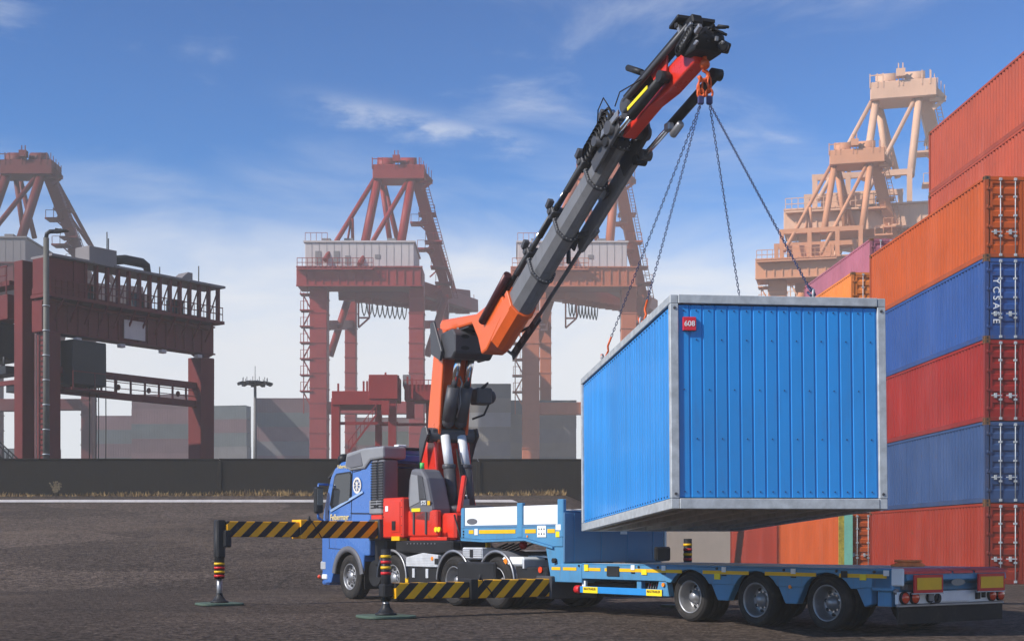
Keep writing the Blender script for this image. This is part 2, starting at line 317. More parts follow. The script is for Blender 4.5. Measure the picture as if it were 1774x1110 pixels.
    vc = N(t, 'ShaderNodeTexVoronoi', feature='DISTANCE_TO_EDGE'); vc.inputs['Scale'].default_value = 0.16; t.links.new(dn.outputs[0], vc.inputs['Vector'])
    crack = mathn(t, 'MULTIPLY', smooth(t, vc.outputs['Distance'], 0.012, 0.0), smooth(t, noise(0.2, 3), 0.45, 0.6))
    mpt = N(t, 'ShaderNodeMapping'); mpt.inputs['Rotation'].default_value = (0, 0, R(-118)); mpt.inputs['Scale'].default_value = (0.12, 0.9, 1); t.links.new(O, mpt.inputs[0])
    nt_ = N(t, 'ShaderNodeTexNoise'); nt_.inputs['Scale'].default_value = 1.0; nt_.inputs['Detail'].default_value = 6; t.links.new(mpt.outputs[0], nt_.inputs['Vector'])
    tyre = mathn(t, 'MULTIPLY', smooth(t, nt_.outputs['Fac'], 0.57, 0.72), 0.35)
    pch = N(t, 'ShaderNodeHueSaturation'); t.links.new(c3.outputs[2], pch.inputs['Color']); t.links.new(mathn(t, 'ADD', mathn(t, 'MULTIPLY', spc.outputs[1], 0.55), 0.80), pch.inputs['Value'])
    c4 = N(t, 'ShaderNodeMix', data_type='RGBA'); t.links.new(mathn(t, 'MAXIMUM', tyre, mathn(t, 'MULTIPLY', crack, 0.75)), c4.inputs[0]); t.links.new(pch.outputs[0], c4.inputs[6]); c4.inputs[7].default_value = (0.018, 0.016, 0.015, 1)
    dst = N(t, 'ShaderNodeMix', data_type='RGBA'); t.links.new(mathn(t, 'MULTIPLY', smooth(t, noise(0.11, 8, 0.7), 0.48, 0.70), 0.5), dst.inputs[0]); t.links.new(c4.outputs[2], dst.inputs[6]); dst.inputs[7].default_value = (0.165, 0.120, 0.090, 1)
    t.links.new(dst.outputs[2], b.inputs['Base Color'])
    bp = N(t, 'ShaderNodeBump'); bp.inputs['Strength'].default_value = 1.0; bp.inputs['Distance'].default_value = 0.05; t.links.new(hh, bp.inputs['Height']); t.links.new(bp.outputs[0], b.inputs['Normal'])
asphalt()
gm = bpy.data.meshes.new('ground'); gm.from_pydata(gv, [], gf); gm.polygons.foreach_set('use_smooth', [True]*len(gf)); gm.materials.append(ASPH)
ground = bpy.data.objects.new('ground', gm); COL.objects.link(ground); tag(ground, kind='structure')

# white painted kerb running along the foot of the wall
KW = mat('white_kerb_paint', (0.70, 0.66, 0.64), 0.7, 0, 0.12, 2, dirt=0.25, streak=False)
kb = MB(); ky = 73.2; x = -60
while x < 6:
    z0, z1 = gz(x, ky), gz(x+6, ky)
    kb.add([(x,ky,z0-.1),(x+6,ky,z1-.1),(x+6,ky+.3,z1-.1),(x,ky+.3,z0-.1),(x,ky,z0+.12),(x+6,ky,z1+.12),(x+6,ky+.3,z1+.14),(x,ky+.3,z0+.14)],
           [(4,5,6,7),(0,1,5,4),(2,3,7,6)] + ([(3,0,4,7)] if x == -60 else [])); x += 6
k = kb.build('kerb', KW); tag(k, kind='structure')

# boundary wall of cast panels
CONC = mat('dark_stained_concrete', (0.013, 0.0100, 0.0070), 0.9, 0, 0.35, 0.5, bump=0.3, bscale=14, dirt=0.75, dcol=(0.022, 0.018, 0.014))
wall = empty('boundary_wall', (-40, WALL_Y-2, TOP_Z)); wall.rotation_euler = (0, 0, R(1.6))
tag(wall, 'long low dark concrete boundary wall behind the yard', 'wall')
WLEN = 14.7
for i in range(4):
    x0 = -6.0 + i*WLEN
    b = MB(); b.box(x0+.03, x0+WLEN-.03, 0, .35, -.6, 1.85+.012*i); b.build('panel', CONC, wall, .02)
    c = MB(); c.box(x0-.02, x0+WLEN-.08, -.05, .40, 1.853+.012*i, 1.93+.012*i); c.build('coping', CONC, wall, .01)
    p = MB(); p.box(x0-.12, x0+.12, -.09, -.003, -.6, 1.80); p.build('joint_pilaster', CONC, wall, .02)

# pale retaining wall to the right, beyond the trailer
pale = mat('pale_render', (0.40, 0.34, 0.29), .85, 0, .08, .6, bump=.1, bscale=10, dirt=.25, dcol=(0.28, 0.23, 0.19))
rw = empty('retaining_wall', (4.0, 88.5, 0)); tag(rw, 'plain beige rendered wall seen under the hanging container beyond the trailer deck', 'wall')
for i in range(3): MB().box(i*5.0+.01, i*5.0+4.99, 0, .4, -.2, 4.6).build('panel', pale, rw, .01)
MB().box(-.05, 15.05, -.06, .46, 4.603, 4.72).build('coping', pale, rw, .01)

# dry grass along the wall foot
GRASS = mat('dry_grass', (0.24, 0.16, 0.07), 0.9, 0, 0.35, 3)
g = MB(); rg = random.Random(3)
for i in range(2600):
    x = rg.uniform(-41, 3.0); yb = WALL_Y - 2.0 + math.tan(R(1.6))*(x+40) - abs(rg.gauss(0, .35)) - .08
    dens = 0.5 + 0.5*math.sin(x*.55)*math.sin(x*.21+1)
    if rg.random() > .35 + .65*dens: continue
    z = gz(x, yb); hgt = rg.uniform(.10, .34)*(0.6+.7*dens); a = rg.uniform(0, math.pi); dx, dy = math.cos(a)*.05, math.sin(a)*.05
    lx, ly = rg.gauss(0, .09), rg.gauss(0, .06)
    g.add([(x-dx, yb-dy, z-.03), (x+dx, yb+dy, z-.03), (x+lx, yb+ly, z+hgt)], [(0,1,2)])
    g.add([(x-dx*.6+.06, yb-dy, z-.03), (x+dx*.6+.06, yb+dy, z-.03), (x+.06-lx*1.4, yb+ly, z+hgt*.7)], [(0,1,2)])
go = g.build('dry_grass', GRASS); tag(go, 'dry straw coloured grass growing along the foot of the wall', 'grass', kind='stuff')
# one taller dead weed against the wall
wd = MB(); bx, by = at(93, 850, 77.2).x, 77.6
for i in range(14):
    a = rg.uniform(-.5, .5); L_ = rg.uniform(.5, 1.0); z0 = gz(bx, by)
    wd.tube([(bx+rg.gauss(0,.05), by, z0-.05), (bx+a*.4*L_, by-.05, z0+.5*L_), (bx+a*L_*.8, by-.1, z0+L_)], .012, 4)
    for j in range(6):
        t = rg.uniform(.35, 1); px, pz = bx+a*L_*.8*t+rg.gauss(0,.05), z0+L_*t
        wd.add([(px-.05, by-.08, pz), (px+.05, by-.10, pz+.02), (px+.01, by-.09, pz+.09)], [(0,1,2)])
w_ = wd.build('dead_weed', mat('dead_weed', (0.15, 0.115, 0.07), .9, 0, .3, 5)); tag(w_, 'single tall dead weed growing against the dark wall', 'weed')

# ------------------------------------------------------------------ shipping containers
CW, CL, CH = 2.44, 12.19, 2.59
def corr(mb, n, a0, a1, z0, z1, x_out, x_in, axis='y', cells=None):
    """trapezoid corrugated sheet: runs along axis from a0 to a1"""
    p = (a1-a0)/n; pts = []
    for i in range(n):
        s = a0+i*p
        pts += [(s, x_out), (s+p*.28, x_out), (s+p*.5, x_in), (s+p*.78, x_in)]
    pts.append((a1, x_out)); vs = []
    for s, x in pts:
        for z in (z0, z1): vs.append((x, s, z) if axis == 'y' else (s, x, z))
    mb.add(vs, [(2*i, 2*i+2, 2*i+3, 2*i+1) for i in range(len(pts)-1)]); return mb
SEAL = mat('door_seal', (0.012, 0.012, 0.013), 0.8)
CM = {}
def cmeshes(key, col, trim):
    if key in CM: return CM[key]
    m = mat('container_'+key, col, 0.50, 0.0, 0.12, 0.55, dirt=0.55, dcol=tuple(c*.45+.03 for c in col), wear=0.75, spec=0.12)
    mt = mat('container_trim_'+key, trim, 0.55, 0.0, 0.15, 0.9, dirt=0.6, dcol=(0.13, 0.07, 0.04), wear=0.9)
    D = {}
    D['side_panel'] = corr(MB(), 43, .10, CL-.10, .17, 2.50, .016, .074).mesh('side_panel', m)
    D['far_panel'] = corr(MB(), 9, .10, CW-.10, .17, 2.48, CL-.02, CL-.055, 'x').mesh('end_panel', m)
    D['roof'] = corr(MB(), 43, .1, CL-.1, 0, 1, 0, .02).mesh('roof', m)
    rm = MB()
    pts = []; n = 40; p = (CL-.2)/n
    for i in range(n): s = .1+i*p; pts += [(s, 2.555), (s+p*.4, 2.555), (s+p*.5, 2.575), (s+p*.9, 2.575)]
    pts.append((CL-.1, 2.555)); vs = []
    for s, z in pts: vs += [(.06, s, z), (CW-.06, s, z)]
    rm.add(vs, [(2*i, 2*i+1, 2*i+3, 2*i+2) for i in range(len(pts)-1)]); D['roof'] = rm.mesh('roof', m)
    D['corner_post'] = MB().prism([(0,0),(.13,0),(.13,.035),(.05,.12),(0,.12)], 'z', .1, CH-.11).mesh('corner_post', mt)
    D['top_rail'] = MB().box(.006, .07, .15, CL-.15, 2.50, 2.58).mesh('top_rail', m)
    D['bottom_rail'] = MB().box(.006, .10, .15, CL-.15, .012, .17).mesh('bottom_rail', mt)
    D['door_header'] = MB().box(.17, CW-.17, .006, .10, 2.46, 2.575).mesh('door_header', m)
    D['door_sill'] = MB().box(.17, CW-.17, .006, .10, .012, .13).mesh('door_sill', mt)
    cc = MB()
    cc.box(-.004, .17, -.004, .185, 0, .115)
    D['corner_casting'] = cc.mesh('corner_casting', RUST)
    ch = MB(); ch.extr([(.033*math.cos(a*.5236), .045*math.sin(a*.5236)) for a in range(12)], (.085, -.007, .058), (.085, .03, .058), (0,0,1))
    ch.extr([(.033*math.cos(a*.5236), .045*math.sin(a*.5236)) for a in range(12)], (-.007, .09, .058), (.03, .09, .058), (0,0,1))
    D['casting_hole'] = ch.mesh('casting_hole', BLACK)
    # door leaf: horizontal pressed ribs
    dl = MB(); zz = [0, .10]; yy_ = [.035, .035]; z = .10
    while z < 2.2:
        for dz, y in ((.16, .035), (.05, .07), (.10, .07), (.05, .035)): z += dz; zz.append(min(z, 2.30)); yy_.append(y)
    zz.append(2.32); yy_.append(.035)
    vs = []
    for q, y in zip(zz, yy_): vs += [(.09, y, q), (.96, y, q)]
    dl.add(vs, [(2*i, 2*i+1, 2*i+3, 2*i+2) for i in range(len(zz)-1)])
    dl.box(0, .09, .025, .08, 0, 2.32).box(.96, 1.045, .025, .08, 0, 2.32).box(.09, .96, .024, .08, 0, .09).box(.09, .96, .024, .08, 2.24, 2.32)
    D['door_leaf'] = dl.mesh('door_leaf', m)
    se = MB(); se.box(-.014, 1.059, .082, .10, -.014, 2.334); D['door_seal'] = se.mesh('door_seal', SEAL)
    lb = MB(); lb.cyl((0, -.022, -.08), (0, -.022, 2.40), .017, n=8)
    for zq in (-.06, 2.34): lb.box(-.045, .045, -.05, .03, zq-.03, zq+.05)
    for zq in (.55, 1.2, 1.8): lb.box(-.05, .05, -.045, .026, zq-.03, zq+.03)
    D['locking_bar'] = lb.mesh('locking_bar', GALV)
    hd = MB(); hd.box(-.30, .04, -.05, -.03, .66, .695).box(-.20, -.13, -.06, .02, .60, .75); D['door_handle'] = hd.mesh('door_handle', GALV)
    hi = MB()
    for zq in (.3, .9, 1.5, 2.1): hi.cyl((0, 0, zq-.07), (0, 0, zq+.07), .022, n=8).box(-.05, .09, -.01, .03, zq-.04, zq+.04)
    D['door_hinge'] = hi.mesh('door_hinge', mt)
    D['floor'] = MB().box(.10, CW-.10, .1, CL-.1, .05, .15).mesh('floor', mt)
    CM[key] = D; return D
def container(key, col, trim, loc, rz, label, group='containers piled in the tall stack on the right', doors=True, full=True):
    D = cmeshes(key, col, trim); e = empty('shipping_container', loc, rz); tag(e, label, 'container', group)
    part('side_panel', D['side_panel'], e)
    o = part('side_panel', D['side_panel'], e, (CW, CL, 0), (0, 0, math.pi))
    part('end_panel', D['far_panel'], e); part('roof', D['roof'], e); part('floor', D['floor'], e)
    part('bottom_rail', D['bottom_rail'], e); part('bottom_rail', D['bottom_rail'], e, (CW, CL, 0), (0, 0, math.pi))
    part('top_rail', D['top_rail'], e); part('top_rail', D['top_rail'], e, (CW, CL, 0), (0, 0, math.pi))
    for i, (x, y, r) in enumerate(((0, 0, 0), (CW, 0, math.pi/2), (CW, CL, math.pi), (0, CL, -math.pi/2))):
        part('corner_post', D['corner_post'], e, (x, y, 0), (0, 0, r))
        for z in (0, CH-.115):
            c = part('corner_casting', D['corner_casting'], e, (x, y, z), (0, 0, r))
            if full: part('casting_hole', D['casting_hole'], c)
    part('door_header', D['door_header'], e); part('door_sill', D['door_sill'], e)
    if doors:
        for i, x in enumerate((.165, 1.23)):
            l = part('door_leaf', D['door_leaf'], e, (x, 0, .135))
            part('door_seal', D['door_seal'], l)
            for bx_ in (.34, .82):
                part('locking_bar', D['locking_bar'], l, (bx_, .02, 0)); part('door_handle', D['door_handle'], l, (bx_, .02, 0))
            part('door_hinge', D['door_hinge'], e, (.085 if i == 0 else CW-.085, .0, .1), None if i == 0 else (0, 0, 0)) if i == 0 else None
    return e
CR1 = (0.26, 0.026, 0.011); CBL = (0.020, 0.070, 0.24); CRD = (0.27, 0.015, 0.012); CBN = (0.030, 0.065, 0.16); COR = (0.44, 0.075, 0.012); CSAL = (0.38, 0.065, 0.032)
RZ = R(2.46)
def along(p0, d): return (p0[0]-math.sin(RZ)*d, p0[1]+math.cos(RZ)*d)
A0 = (15.02, 44.0); B0 = (A0[0]+2.60*math.cos(RZ), A0[1]+2.60*math.sin(RZ)+.6); A1 = along(A0, 15.6); B1 = along(B0, 15.6)
CTAPE = 2.595
for i, (k_, c_, l_) in enumerate((('brick_red', CR1, 'brick red shipping container on the ground, lowest of the front right stack'),
        ('faded_navy', CBN, 'faded navy container second from the ground in the front right stack'),
        ('crimson', CRD, 'crimson container between the two blue ones in the front right stack'),
        ('royal_blue', CBL, 'blue container with white lettering on its door, just under the orange one'),
        ('orange', COR, 'orange container on top of the front right stack'))):
    cc_ = container(k_, c_, tuple(v*.8 for v in c_), (A0[0], A0[1], i*CTAPE), RZ, l_)
    if k_ == 'royal_blue': blue_stack = cc_
hid = [('crimson', CRD), ('faded_navy', CBN), ('orange', COR), ('brick_red', CR1), ('royal_blue', CBL)]
for i in range(5):
    container(hid[i][0], hid[i][1], tuple(v*.8 for v in hid[i][1]), (B0[0], B0[1], i*CTAPE), RZ, 'back row container hidden behind the front right stack, ' + ('lowest', 'second level', 'third level', 'fourth level', 'fifth level')[i], doors=False, full=False)
container('salmon', CSAL, tuple(v*.8 for v in CSAL), (B0[0], B0[1], 5*CTAPE), RZ, 'salmon red container in the back row just under the topmost one', doors=False, full=False)
container('salmon', CSAL, tuple(v*.8 for v in CSAL), (B0[0]+.02, B0[1], 6*CTAPE), RZ, 'topmost salmon red container, highest of the whole right stack', doors=False, full=False)
CMI = (0.22, 0.55, 0.42)
bay2 = [('orange', COR, 'orange container on the ground beyond the front right stack, beside mint board'), ('brick_red', CR1, 'second container of the next bay behind the hanging blue one'), ('royal_blue', CBL, 'third container of the next bay behind the hanging blue one'), ('crimson', CRD, 'fourth container of the next bay behind the hanging blue one'),
        ('bright_orange', (0.72, 0.21, 0.04), 'bright orange container with yellow corner post beyond the hanging container')]
for i, (k_, c_, l_) in enumerate(bay2):
    container(k_, c_, tuple(v*.8 for v in c_), (A1[0]+(.25 if i == 4 else 0), A1[1], i*CTAPE), RZ, l_, full=False)
mp_ = MB(); mp_.box(-.06, .30, -.09, -.03, .02, 2.57); 
mo = mp_.build('mint_end_board', mat('mint_paint', CMI, .5, 0, .1, 2, dirt=.3)); mo.location = (A1[0]-.02, A1[1], 0); mo.rotation_euler = (0, 0, RZ)
tag(mo, 'narrow mint green board at the near end of the ground level orange container', 'board')
yp = MB(); yp.box(-.30, -.07, -.08, -.02, .02, 2.57); yo = yp.build('yellow_end_post', mat('mossy_yellow', (0.42, 0.34, 0.05), .7, 0, .4, 9, dirt=.5)); yo.location = mo.location; yo.rotation_euler = (0, 0, RZ)
tag(yo, 'mossy yellow post beside the mint green board at the stack foot', 'post')
A2 = along(A1, 12.6)
container('brick_red', CR1, tuple(v*.8 for v in CR1), (A2[0], A2[1], 0), RZ, 'farthest brick red container on the ground under the hanging container', full=False)
for i in range(5):
    container(hid[i][0], hid[i][1], tuple(v*.8 for v in hid[i][1]), (B1[0], B1[1]+4.5, i*CTAPE), RZ, 'far back row container hidden under the mauve one, ' + ('lowest', 'second level', 'third level', 'fourth level', 'fifth level')[i], doors=False, full=False)
container('mauve', (0.36, 0.12, 0.17), (0.28, 0.1, 0.13), (B1[0]-.2, B1[1]+4.5, 5*CTAPE), RZ, 'mauve container peeking out beyond the orange ones', doors=True, full=False)
# white lettering up the door of the blue container
LET = mat('white_lettering', (0.68, 0.70, 0.72), .6, 0, .2, 20)
text('Y C S A S E', 'door_lettering', LET, blue_stack, (.36, -.012, 1.22), (R(90), R(90), 0), .30)

# far stacks behind the wall
FARC = {}
def far_mesh(key, col):
    if key in FARC: return FARC[key]
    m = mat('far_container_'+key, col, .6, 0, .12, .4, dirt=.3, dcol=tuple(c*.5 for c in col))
    b = MB(); b.box(.03, CL-.03, .06, CW-.06, .05, 2.53)
    pts = []
    for s in (0, 1):
        y = .03 if s == 0 else CW-.03; n = 26; p = (CL-.3)/n
        for i in range(n): b.box(.15+i*p, .15+i*p+p*.5, y-.015, y+.045 if s == 0 else y+.015, .16, 2.45)
    for x in (0, CL-.14): 
        for y in (0, CW-.14): b.box(x, x+.14, y, y+.14, 0, CH)
    for z in (.0, CH-.10): b.box(.14, CL-.14, .001, .05, z, z+.10).box(.14, CL-.14, CW-.05, CW-.001, z, z+.10)
    FARC[key] = b.mesh('far_container', m); return FARC[key]
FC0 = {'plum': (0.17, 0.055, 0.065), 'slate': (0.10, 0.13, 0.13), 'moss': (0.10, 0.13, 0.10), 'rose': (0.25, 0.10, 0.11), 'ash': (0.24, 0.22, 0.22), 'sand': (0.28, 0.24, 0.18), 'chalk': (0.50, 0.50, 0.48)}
FC_HAZE = {k_: tuple(c*.55+.17*.45 for c in v) for k_, v in FC0.items()}  # blend towards grey paints extra distance haze into the far containers
def far_stack(px, Y, tiers, rz=0, where='', n0=0):
    Y *= 1.25; tiers = ['slate', 'ash'] + tiers
    p = at(px, 900, Y)
    ords = ('lowest', 'second', 'third', 'fourth', 'fifth', 'sixth', 'seventh', 'eighth', 'ninth')
    for i, k_ in enumerate(tiers):
        o = bpy.data.objects.new('shipping_container', far_mesh(k_, FC_HAZE[k_])); COL.objects.link(o)
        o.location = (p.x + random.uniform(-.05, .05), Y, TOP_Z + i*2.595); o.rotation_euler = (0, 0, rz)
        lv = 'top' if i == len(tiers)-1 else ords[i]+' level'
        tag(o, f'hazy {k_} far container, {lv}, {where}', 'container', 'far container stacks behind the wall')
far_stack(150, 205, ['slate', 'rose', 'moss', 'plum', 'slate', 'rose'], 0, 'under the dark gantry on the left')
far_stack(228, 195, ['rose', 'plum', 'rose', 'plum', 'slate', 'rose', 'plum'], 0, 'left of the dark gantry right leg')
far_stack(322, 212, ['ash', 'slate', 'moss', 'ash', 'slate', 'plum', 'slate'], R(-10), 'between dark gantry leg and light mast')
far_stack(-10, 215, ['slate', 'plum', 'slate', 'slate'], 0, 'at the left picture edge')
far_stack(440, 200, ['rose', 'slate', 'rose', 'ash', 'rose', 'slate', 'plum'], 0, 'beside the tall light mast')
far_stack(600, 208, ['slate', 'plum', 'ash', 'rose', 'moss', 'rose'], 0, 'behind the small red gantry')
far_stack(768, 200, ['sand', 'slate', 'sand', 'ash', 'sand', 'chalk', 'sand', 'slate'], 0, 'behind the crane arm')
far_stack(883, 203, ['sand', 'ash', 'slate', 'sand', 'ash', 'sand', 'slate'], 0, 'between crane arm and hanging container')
# ------------------------------------------------------------------ quay cranes
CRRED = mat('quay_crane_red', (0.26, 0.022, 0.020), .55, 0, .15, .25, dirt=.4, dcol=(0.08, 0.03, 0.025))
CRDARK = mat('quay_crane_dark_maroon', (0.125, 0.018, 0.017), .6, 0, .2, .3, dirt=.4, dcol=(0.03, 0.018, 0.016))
CRHAZESAL = mat('quay_crane_haze_orange_red', (0.44, 0.13, 0.06), .55, 0, .12, .25, dirt=.3, dcol=(0.25, 0.1, 0.06))  # orange red lightened so the colour carries part of the haze
CRHAZEPALE = mat('quay_crane_haze_salmon', (0.56, 0.25, 0.13), .6, 0, .10, .25, dirt=.2, dcol=(0.4, 0.22, 0.15))  # haze fade of this distant crane is painted into its colour
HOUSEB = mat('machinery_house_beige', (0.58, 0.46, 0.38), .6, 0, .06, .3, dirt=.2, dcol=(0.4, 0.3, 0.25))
CRHAZETAN = mat('quay_crane_haze_tan', (0.62, 0.37, 0.24), .55, 0, .12, .25, dirt=.3, dcol=(0.3, 0.16, 0.1))  # tan set near the sky tone, distance haze put into the paint
HOUSE = mat('machinery_house_white', (0.52, 0.46, 0.44), .6, 0, .08, .3, dirt=.35, dcol=(0.28, 0.2, 0.18))
HOUSED = mat('machinery_house_grey', (0.20, 0.18, 0.18), .6, 0, .08, .3, dirt=.35)
BASE = at(640, 795, 150)
def sts(name, red, house, label, locpx, Y, k=1.0, rz=0.0, group='ship to shore cranes along the quay', thin=1.0):
    """ship-to-shore crane; nodes are given in a 150 m reference frame"""
    e = empty(name); tag(e, label, 'crane', group)
    g = at(locpx, HOR, Y); e.location = (g.x, Y, TOP_Z); e.scale = (k, k, k); e.rotation_euler = (0, 0, rz)
    z_off = BASE.z - TOP_Z
    def n(px, py, d=0):
        p = at(px, py, 150+d) - BASE; return Vector((p.x, p.y, p.z + z_off))
    def foot(px, d): q = n(px, 795, d); return Vector((q.x, q.y, 0))
    LEG = ((553, 0, 30), (608, 13, 21), (723, 0, 26), (768, 13, 22))
    for px, d, w in LEG:
        t = n(px, 478, d); f = foot(px, d); ww = w/16
        MB().beam(f, t, ww, ww*1.1, (0,1,0)).build('leg', red, e, .06)
        MB().box(f.x-ww*.9, f.x+ww*.9, f.y-ww*1.6, f.y+ww*1.6, .0, .9).build('bogie', red, e)
    for a, b in (((571, 600, 6), (603, 500, 6)), ((740, 600, 6), (772, 500, 6))):
        MB().cyl(n(*a), n(*b), .42, n=10).build('brace', red, e)
    for a, b, d in ((553, 723, 0), (608, 768, 13)):
        MB().beam(n(a-8, 690, d), n(b+8, 690, d), 1.1, 1.3).build('sill_beam', red, e, .05)
    for a, b in ((553, 608), (723, 768)):
        MB().beam(n(a, 545, 0), n(b, 545+ (45 if a == 553 else 40)*0, 13), .8, .9).build('portal_beam', red, e)
    # top frame and girder
    MB().box(n(518,0,0).x, n(735,0,0).x, -2.2, 1.6, n(0,483,0).z, n(0,452,0).z).build('portal_girder', red, e, .06)
    a, b = n(592, 470, 3), n(800, 522, 26)
    MB().beam(n(600, 482, 2), n(803, 505, 27), 2.3, 2.4).build('trolley_girder', red, e, .06)
    MB().beam(n(690, 470, 2), n(822, 515, 27), 1.2, 1.6).build('trolley_girder', red, e, .06)
    m = MB()
    for i in range(12):
        t = i/11; p = n(615, 500, 3).lerp(n(790, 522, 25), t); m.beam(p - Vector((0, 0, .2)), p + Vector((1.8, 0, -.2)), .3, .5)
    m.build('girder_ties', red, e)
    f = MB()
    for i in range(9):
        p0 = n(626, 506, 3).lerp(n(705, 516, 16), i/9); p1 = n(626, 506, 3).lerp(n(705, 516, 16), (i+1)/9)
        f.tube([p0, p0.lerp(p1, .2)-Vector((0,0,1.0)), p0.lerp(p1, .5)-Vector((0,0,1.5)), p0.lerp(p1, .8)-Vector((0,0,1.0)), p1], .07, 4)
    f.build('festoon_cable', BLACK, e)
    # machinery house with doors, windows
    h0, h1 = n(528, 447, -1), n(718, 402, -1)
    slim = thin < 1
    if slim:   # only a small winch house on an open deck
        hs0, hs1 = n(566, 440, -1), n(640, 418, -1); h1.z = hs1.z
        MB().box(hs0.x, hs1.x, .5, 5.5, hs0.z-.4, hs1.z).build('machinery_house', house, e, .05)
        for px in (560, 606, 652, 690):
            for d in (0, 7): p = n(px, 452, d); MB().beam((p.x, d, h0.z-.6), (p.x, d, h0.z+3.2), .45, .45, (0,1,0)).build('deck_post', red, e)
        for d in (0, 7): MB().beam((n(556,0,d).x, d, h0.z+3.2), (n(694,0,d).x, d, h0.z+3.2), .4, .5).build('deck_beam', red, e)
    else:
        MB().box(h0.x, h1.x, -1.2, 7.5, h0.z-.6, h1.z).build('machinery_house', house, e, .05)
        MB().box(h0.x-.15, h1.x+.15, -1.35, 7.65, h1.z+.005, h1.z+.18).build('house_roof', house, e)
    for x0, x1, y0, y1 in () if slim else ((546, 556, 417, 440), (578, 588, 417, 438), (598, 607, 425, 440), (650, 659, 423, 430)):
        p, q = n(x0, y1, -1), n(x1, y0, -1); MB().box(p.x, q.x, -1.26, -1.205, p.z, q.z).build('door' if y1-y0 > 10 else 'window', HOUSED, e)
    # platform walkway railing in front
    r = MB(); za = n(0, 447, -2).z; xa, xb = n(516,0,-2).x, n(648,0,-2).x
    r.box(xa, xb, -2.9, -2.3, za-.25, za-.1)
    for i in range(16): x = xa+(xb-xa)*i/15; r.beam((x,-2.85,za-.1),(x,-2.85,za+1.0),.06,.06)
    for z in (.5, 1.0): r.beam((xa,-2.85,za+z),(xb,-2.85,za+z),.06,.06)
    zr = h1.z+.2
    for i in range(0 if slim else 5): x = h0.x + i*.6; r.beam((x,-1.0,zr),(x,-1.0,zr+.9),.05,.05)
    if not slim: r.beam((h0.x,-1,zr+.9),(h0.x+2.4,-1,zr+.9),.05,.05)
    r.build('walkway_railing', red, e)
    # apex frame
    ap0, ap1 = n(647, 295, 6), n(728, 270, 6)
    MB().box(ap0.x, ap1.x+.6, 5, 8.2, ap0.z, ap1.z).build('apex_beam', red, e, .08)
    s = MB()
    for px in (668, 708):
        p = n(px, 268, 6); s.cyl((p.x-.9, 6.5, p.z), (p.x+.9, 6.5, p.z), 1.0, n=14)
    s.build('sheave', red, e)
    tp = MB(); q = n(645, 272, 5)
    for px in (645, 655, 663, 684, 690, 716, 727): p = n(px, 268, 5); tp.beam((p.x, 5, p.z-.4), (p.x, 5, p.z+(1.7 if px in (684, 690) else .9)), .1, .1)
    tp.beam((q.x, 5, q.z+1), (n(663,0,5).x, 5, q.z+1), .08, .08); p = n(687, 254, 5); tp.box(p.x-.4, p.x+.4, 4.6, 5.4, p.z-.5, p.z+.2)
    tp.build('apex_railing', red, e)
    br = MB(); br.beam(n(728, 275, 6), n(748, 297, 6), .5, .5).beam(n(728, 297, 6), n(750, 297, 6), .5, .35).beam(n(732, 310, 6), n(748, 297, 6), .3, .3)
    for i in range(5): p = n(730+i*4.5, 270+i*5.5, 6); br.beam(p, p+Vector((0,0,1)), .07, .07)
    br.build('maintenance_jib', red, e)
    for a, b, rr in (((655, 290, 6), (632, 404, 2), .50), ((714, 290, 6), (695, 404, 2), .50), ((650, 290, 6), (562, 432, -1.6), .28), ((710, 290, 6), (622, 440, -1.6), .28)):
        MB().cyl(n(*a), n(*b), rr*thin, n=10).build('apex_leg', red, e)
    for a, b, rr in (((661, 296, 8), (676, 402, 8), .3), ((664, 296, 9), (690, 402, 9), .3), ((610, 360, 2), (611, 404, 2), .18), ((608, 362, 2), (601, 404, 2), .12)):
        MB().cyl(n(*a), n(*b), rr, n=8).build('stay', red, e)
    MB().beam(n(722, 290, 7), n(777, 500, 13), 1.25, 1.25, (0,1,0), 1.1, 1.1).build('mast', red, e, .05)
    for a, b, rr in (((730, 300, 8), (795, 515, 22), .22), ((745, 362, 10), (798, 512, 24), .18), ((745, 420, 10), (768, 480, 13), .18)):
        MB().cyl(n(*a), n(*b), rr, n=8).build('stay', red, e)
    pl = MB()
    for px, py, s_ in ((741, 354, 1), (727, 370, -1), (752, 402, 1), (738, 415, -1), (762, 446, 1), (770, 474, 1)):
        p = n(px, py, 9); pl.box(p.x-1.0, p.x+1.0, p.y-.9, p.y+.9, p.z-.12, p.z+.06)
        for dx in (-.9, 0, .9): pl.beam((p.x+dx, p.y-.85, p.z), (p.x+dx, p.y-.85, p.z+.9), .06, .06)
        pl.beam((p.x-.9, p.y-.85, p.z+.9), (p.x+.9, p.y-.85, p.z+.9), .05, .05); pl.beam((p.x, p.y, p.z-.1), (p.x-s_*1.1, p.y, p.z-1.1), .15, .15)
    pl.build('mast_platform', red, e)
    ld = MB(); lx = n(736, 0, 7)
    pa, pb = n(735, 300, 6), n(788, 500, 12)
    for dx in (0, .45): ld.beam(pa+Vector((dx,0,0)), pb+Vector((dx,0,0)), .06, .06)
    for i in range(40): q = pa.lerp(pb, i/39); ld.beam(q, q+Vector((.45,0,0)), .05, .05)
    ld.build('ladder_railing', red, e)
    sf_ = MB()
    for px in range(535, 735, 14):
        p = n(px, 0, 0); sf_.box(p.x-.06, p.x+.06, -2.3, -2.21, n(0, 482, 0).z, n(0, 454, 0).z)
    sf_.box(n(518,0,0).x, n(735,0,0).x, -2.42, -2.21, n(0,452,0).z-.02, n(0,452,0).z+.12).box(n(518,0,0).x, n(735,0,0).x, -2.42, -2.21, n(0,483,0).z-.1, n(0,483,0).z+.05)
    sf_.build('girder_stiffener', red, e)
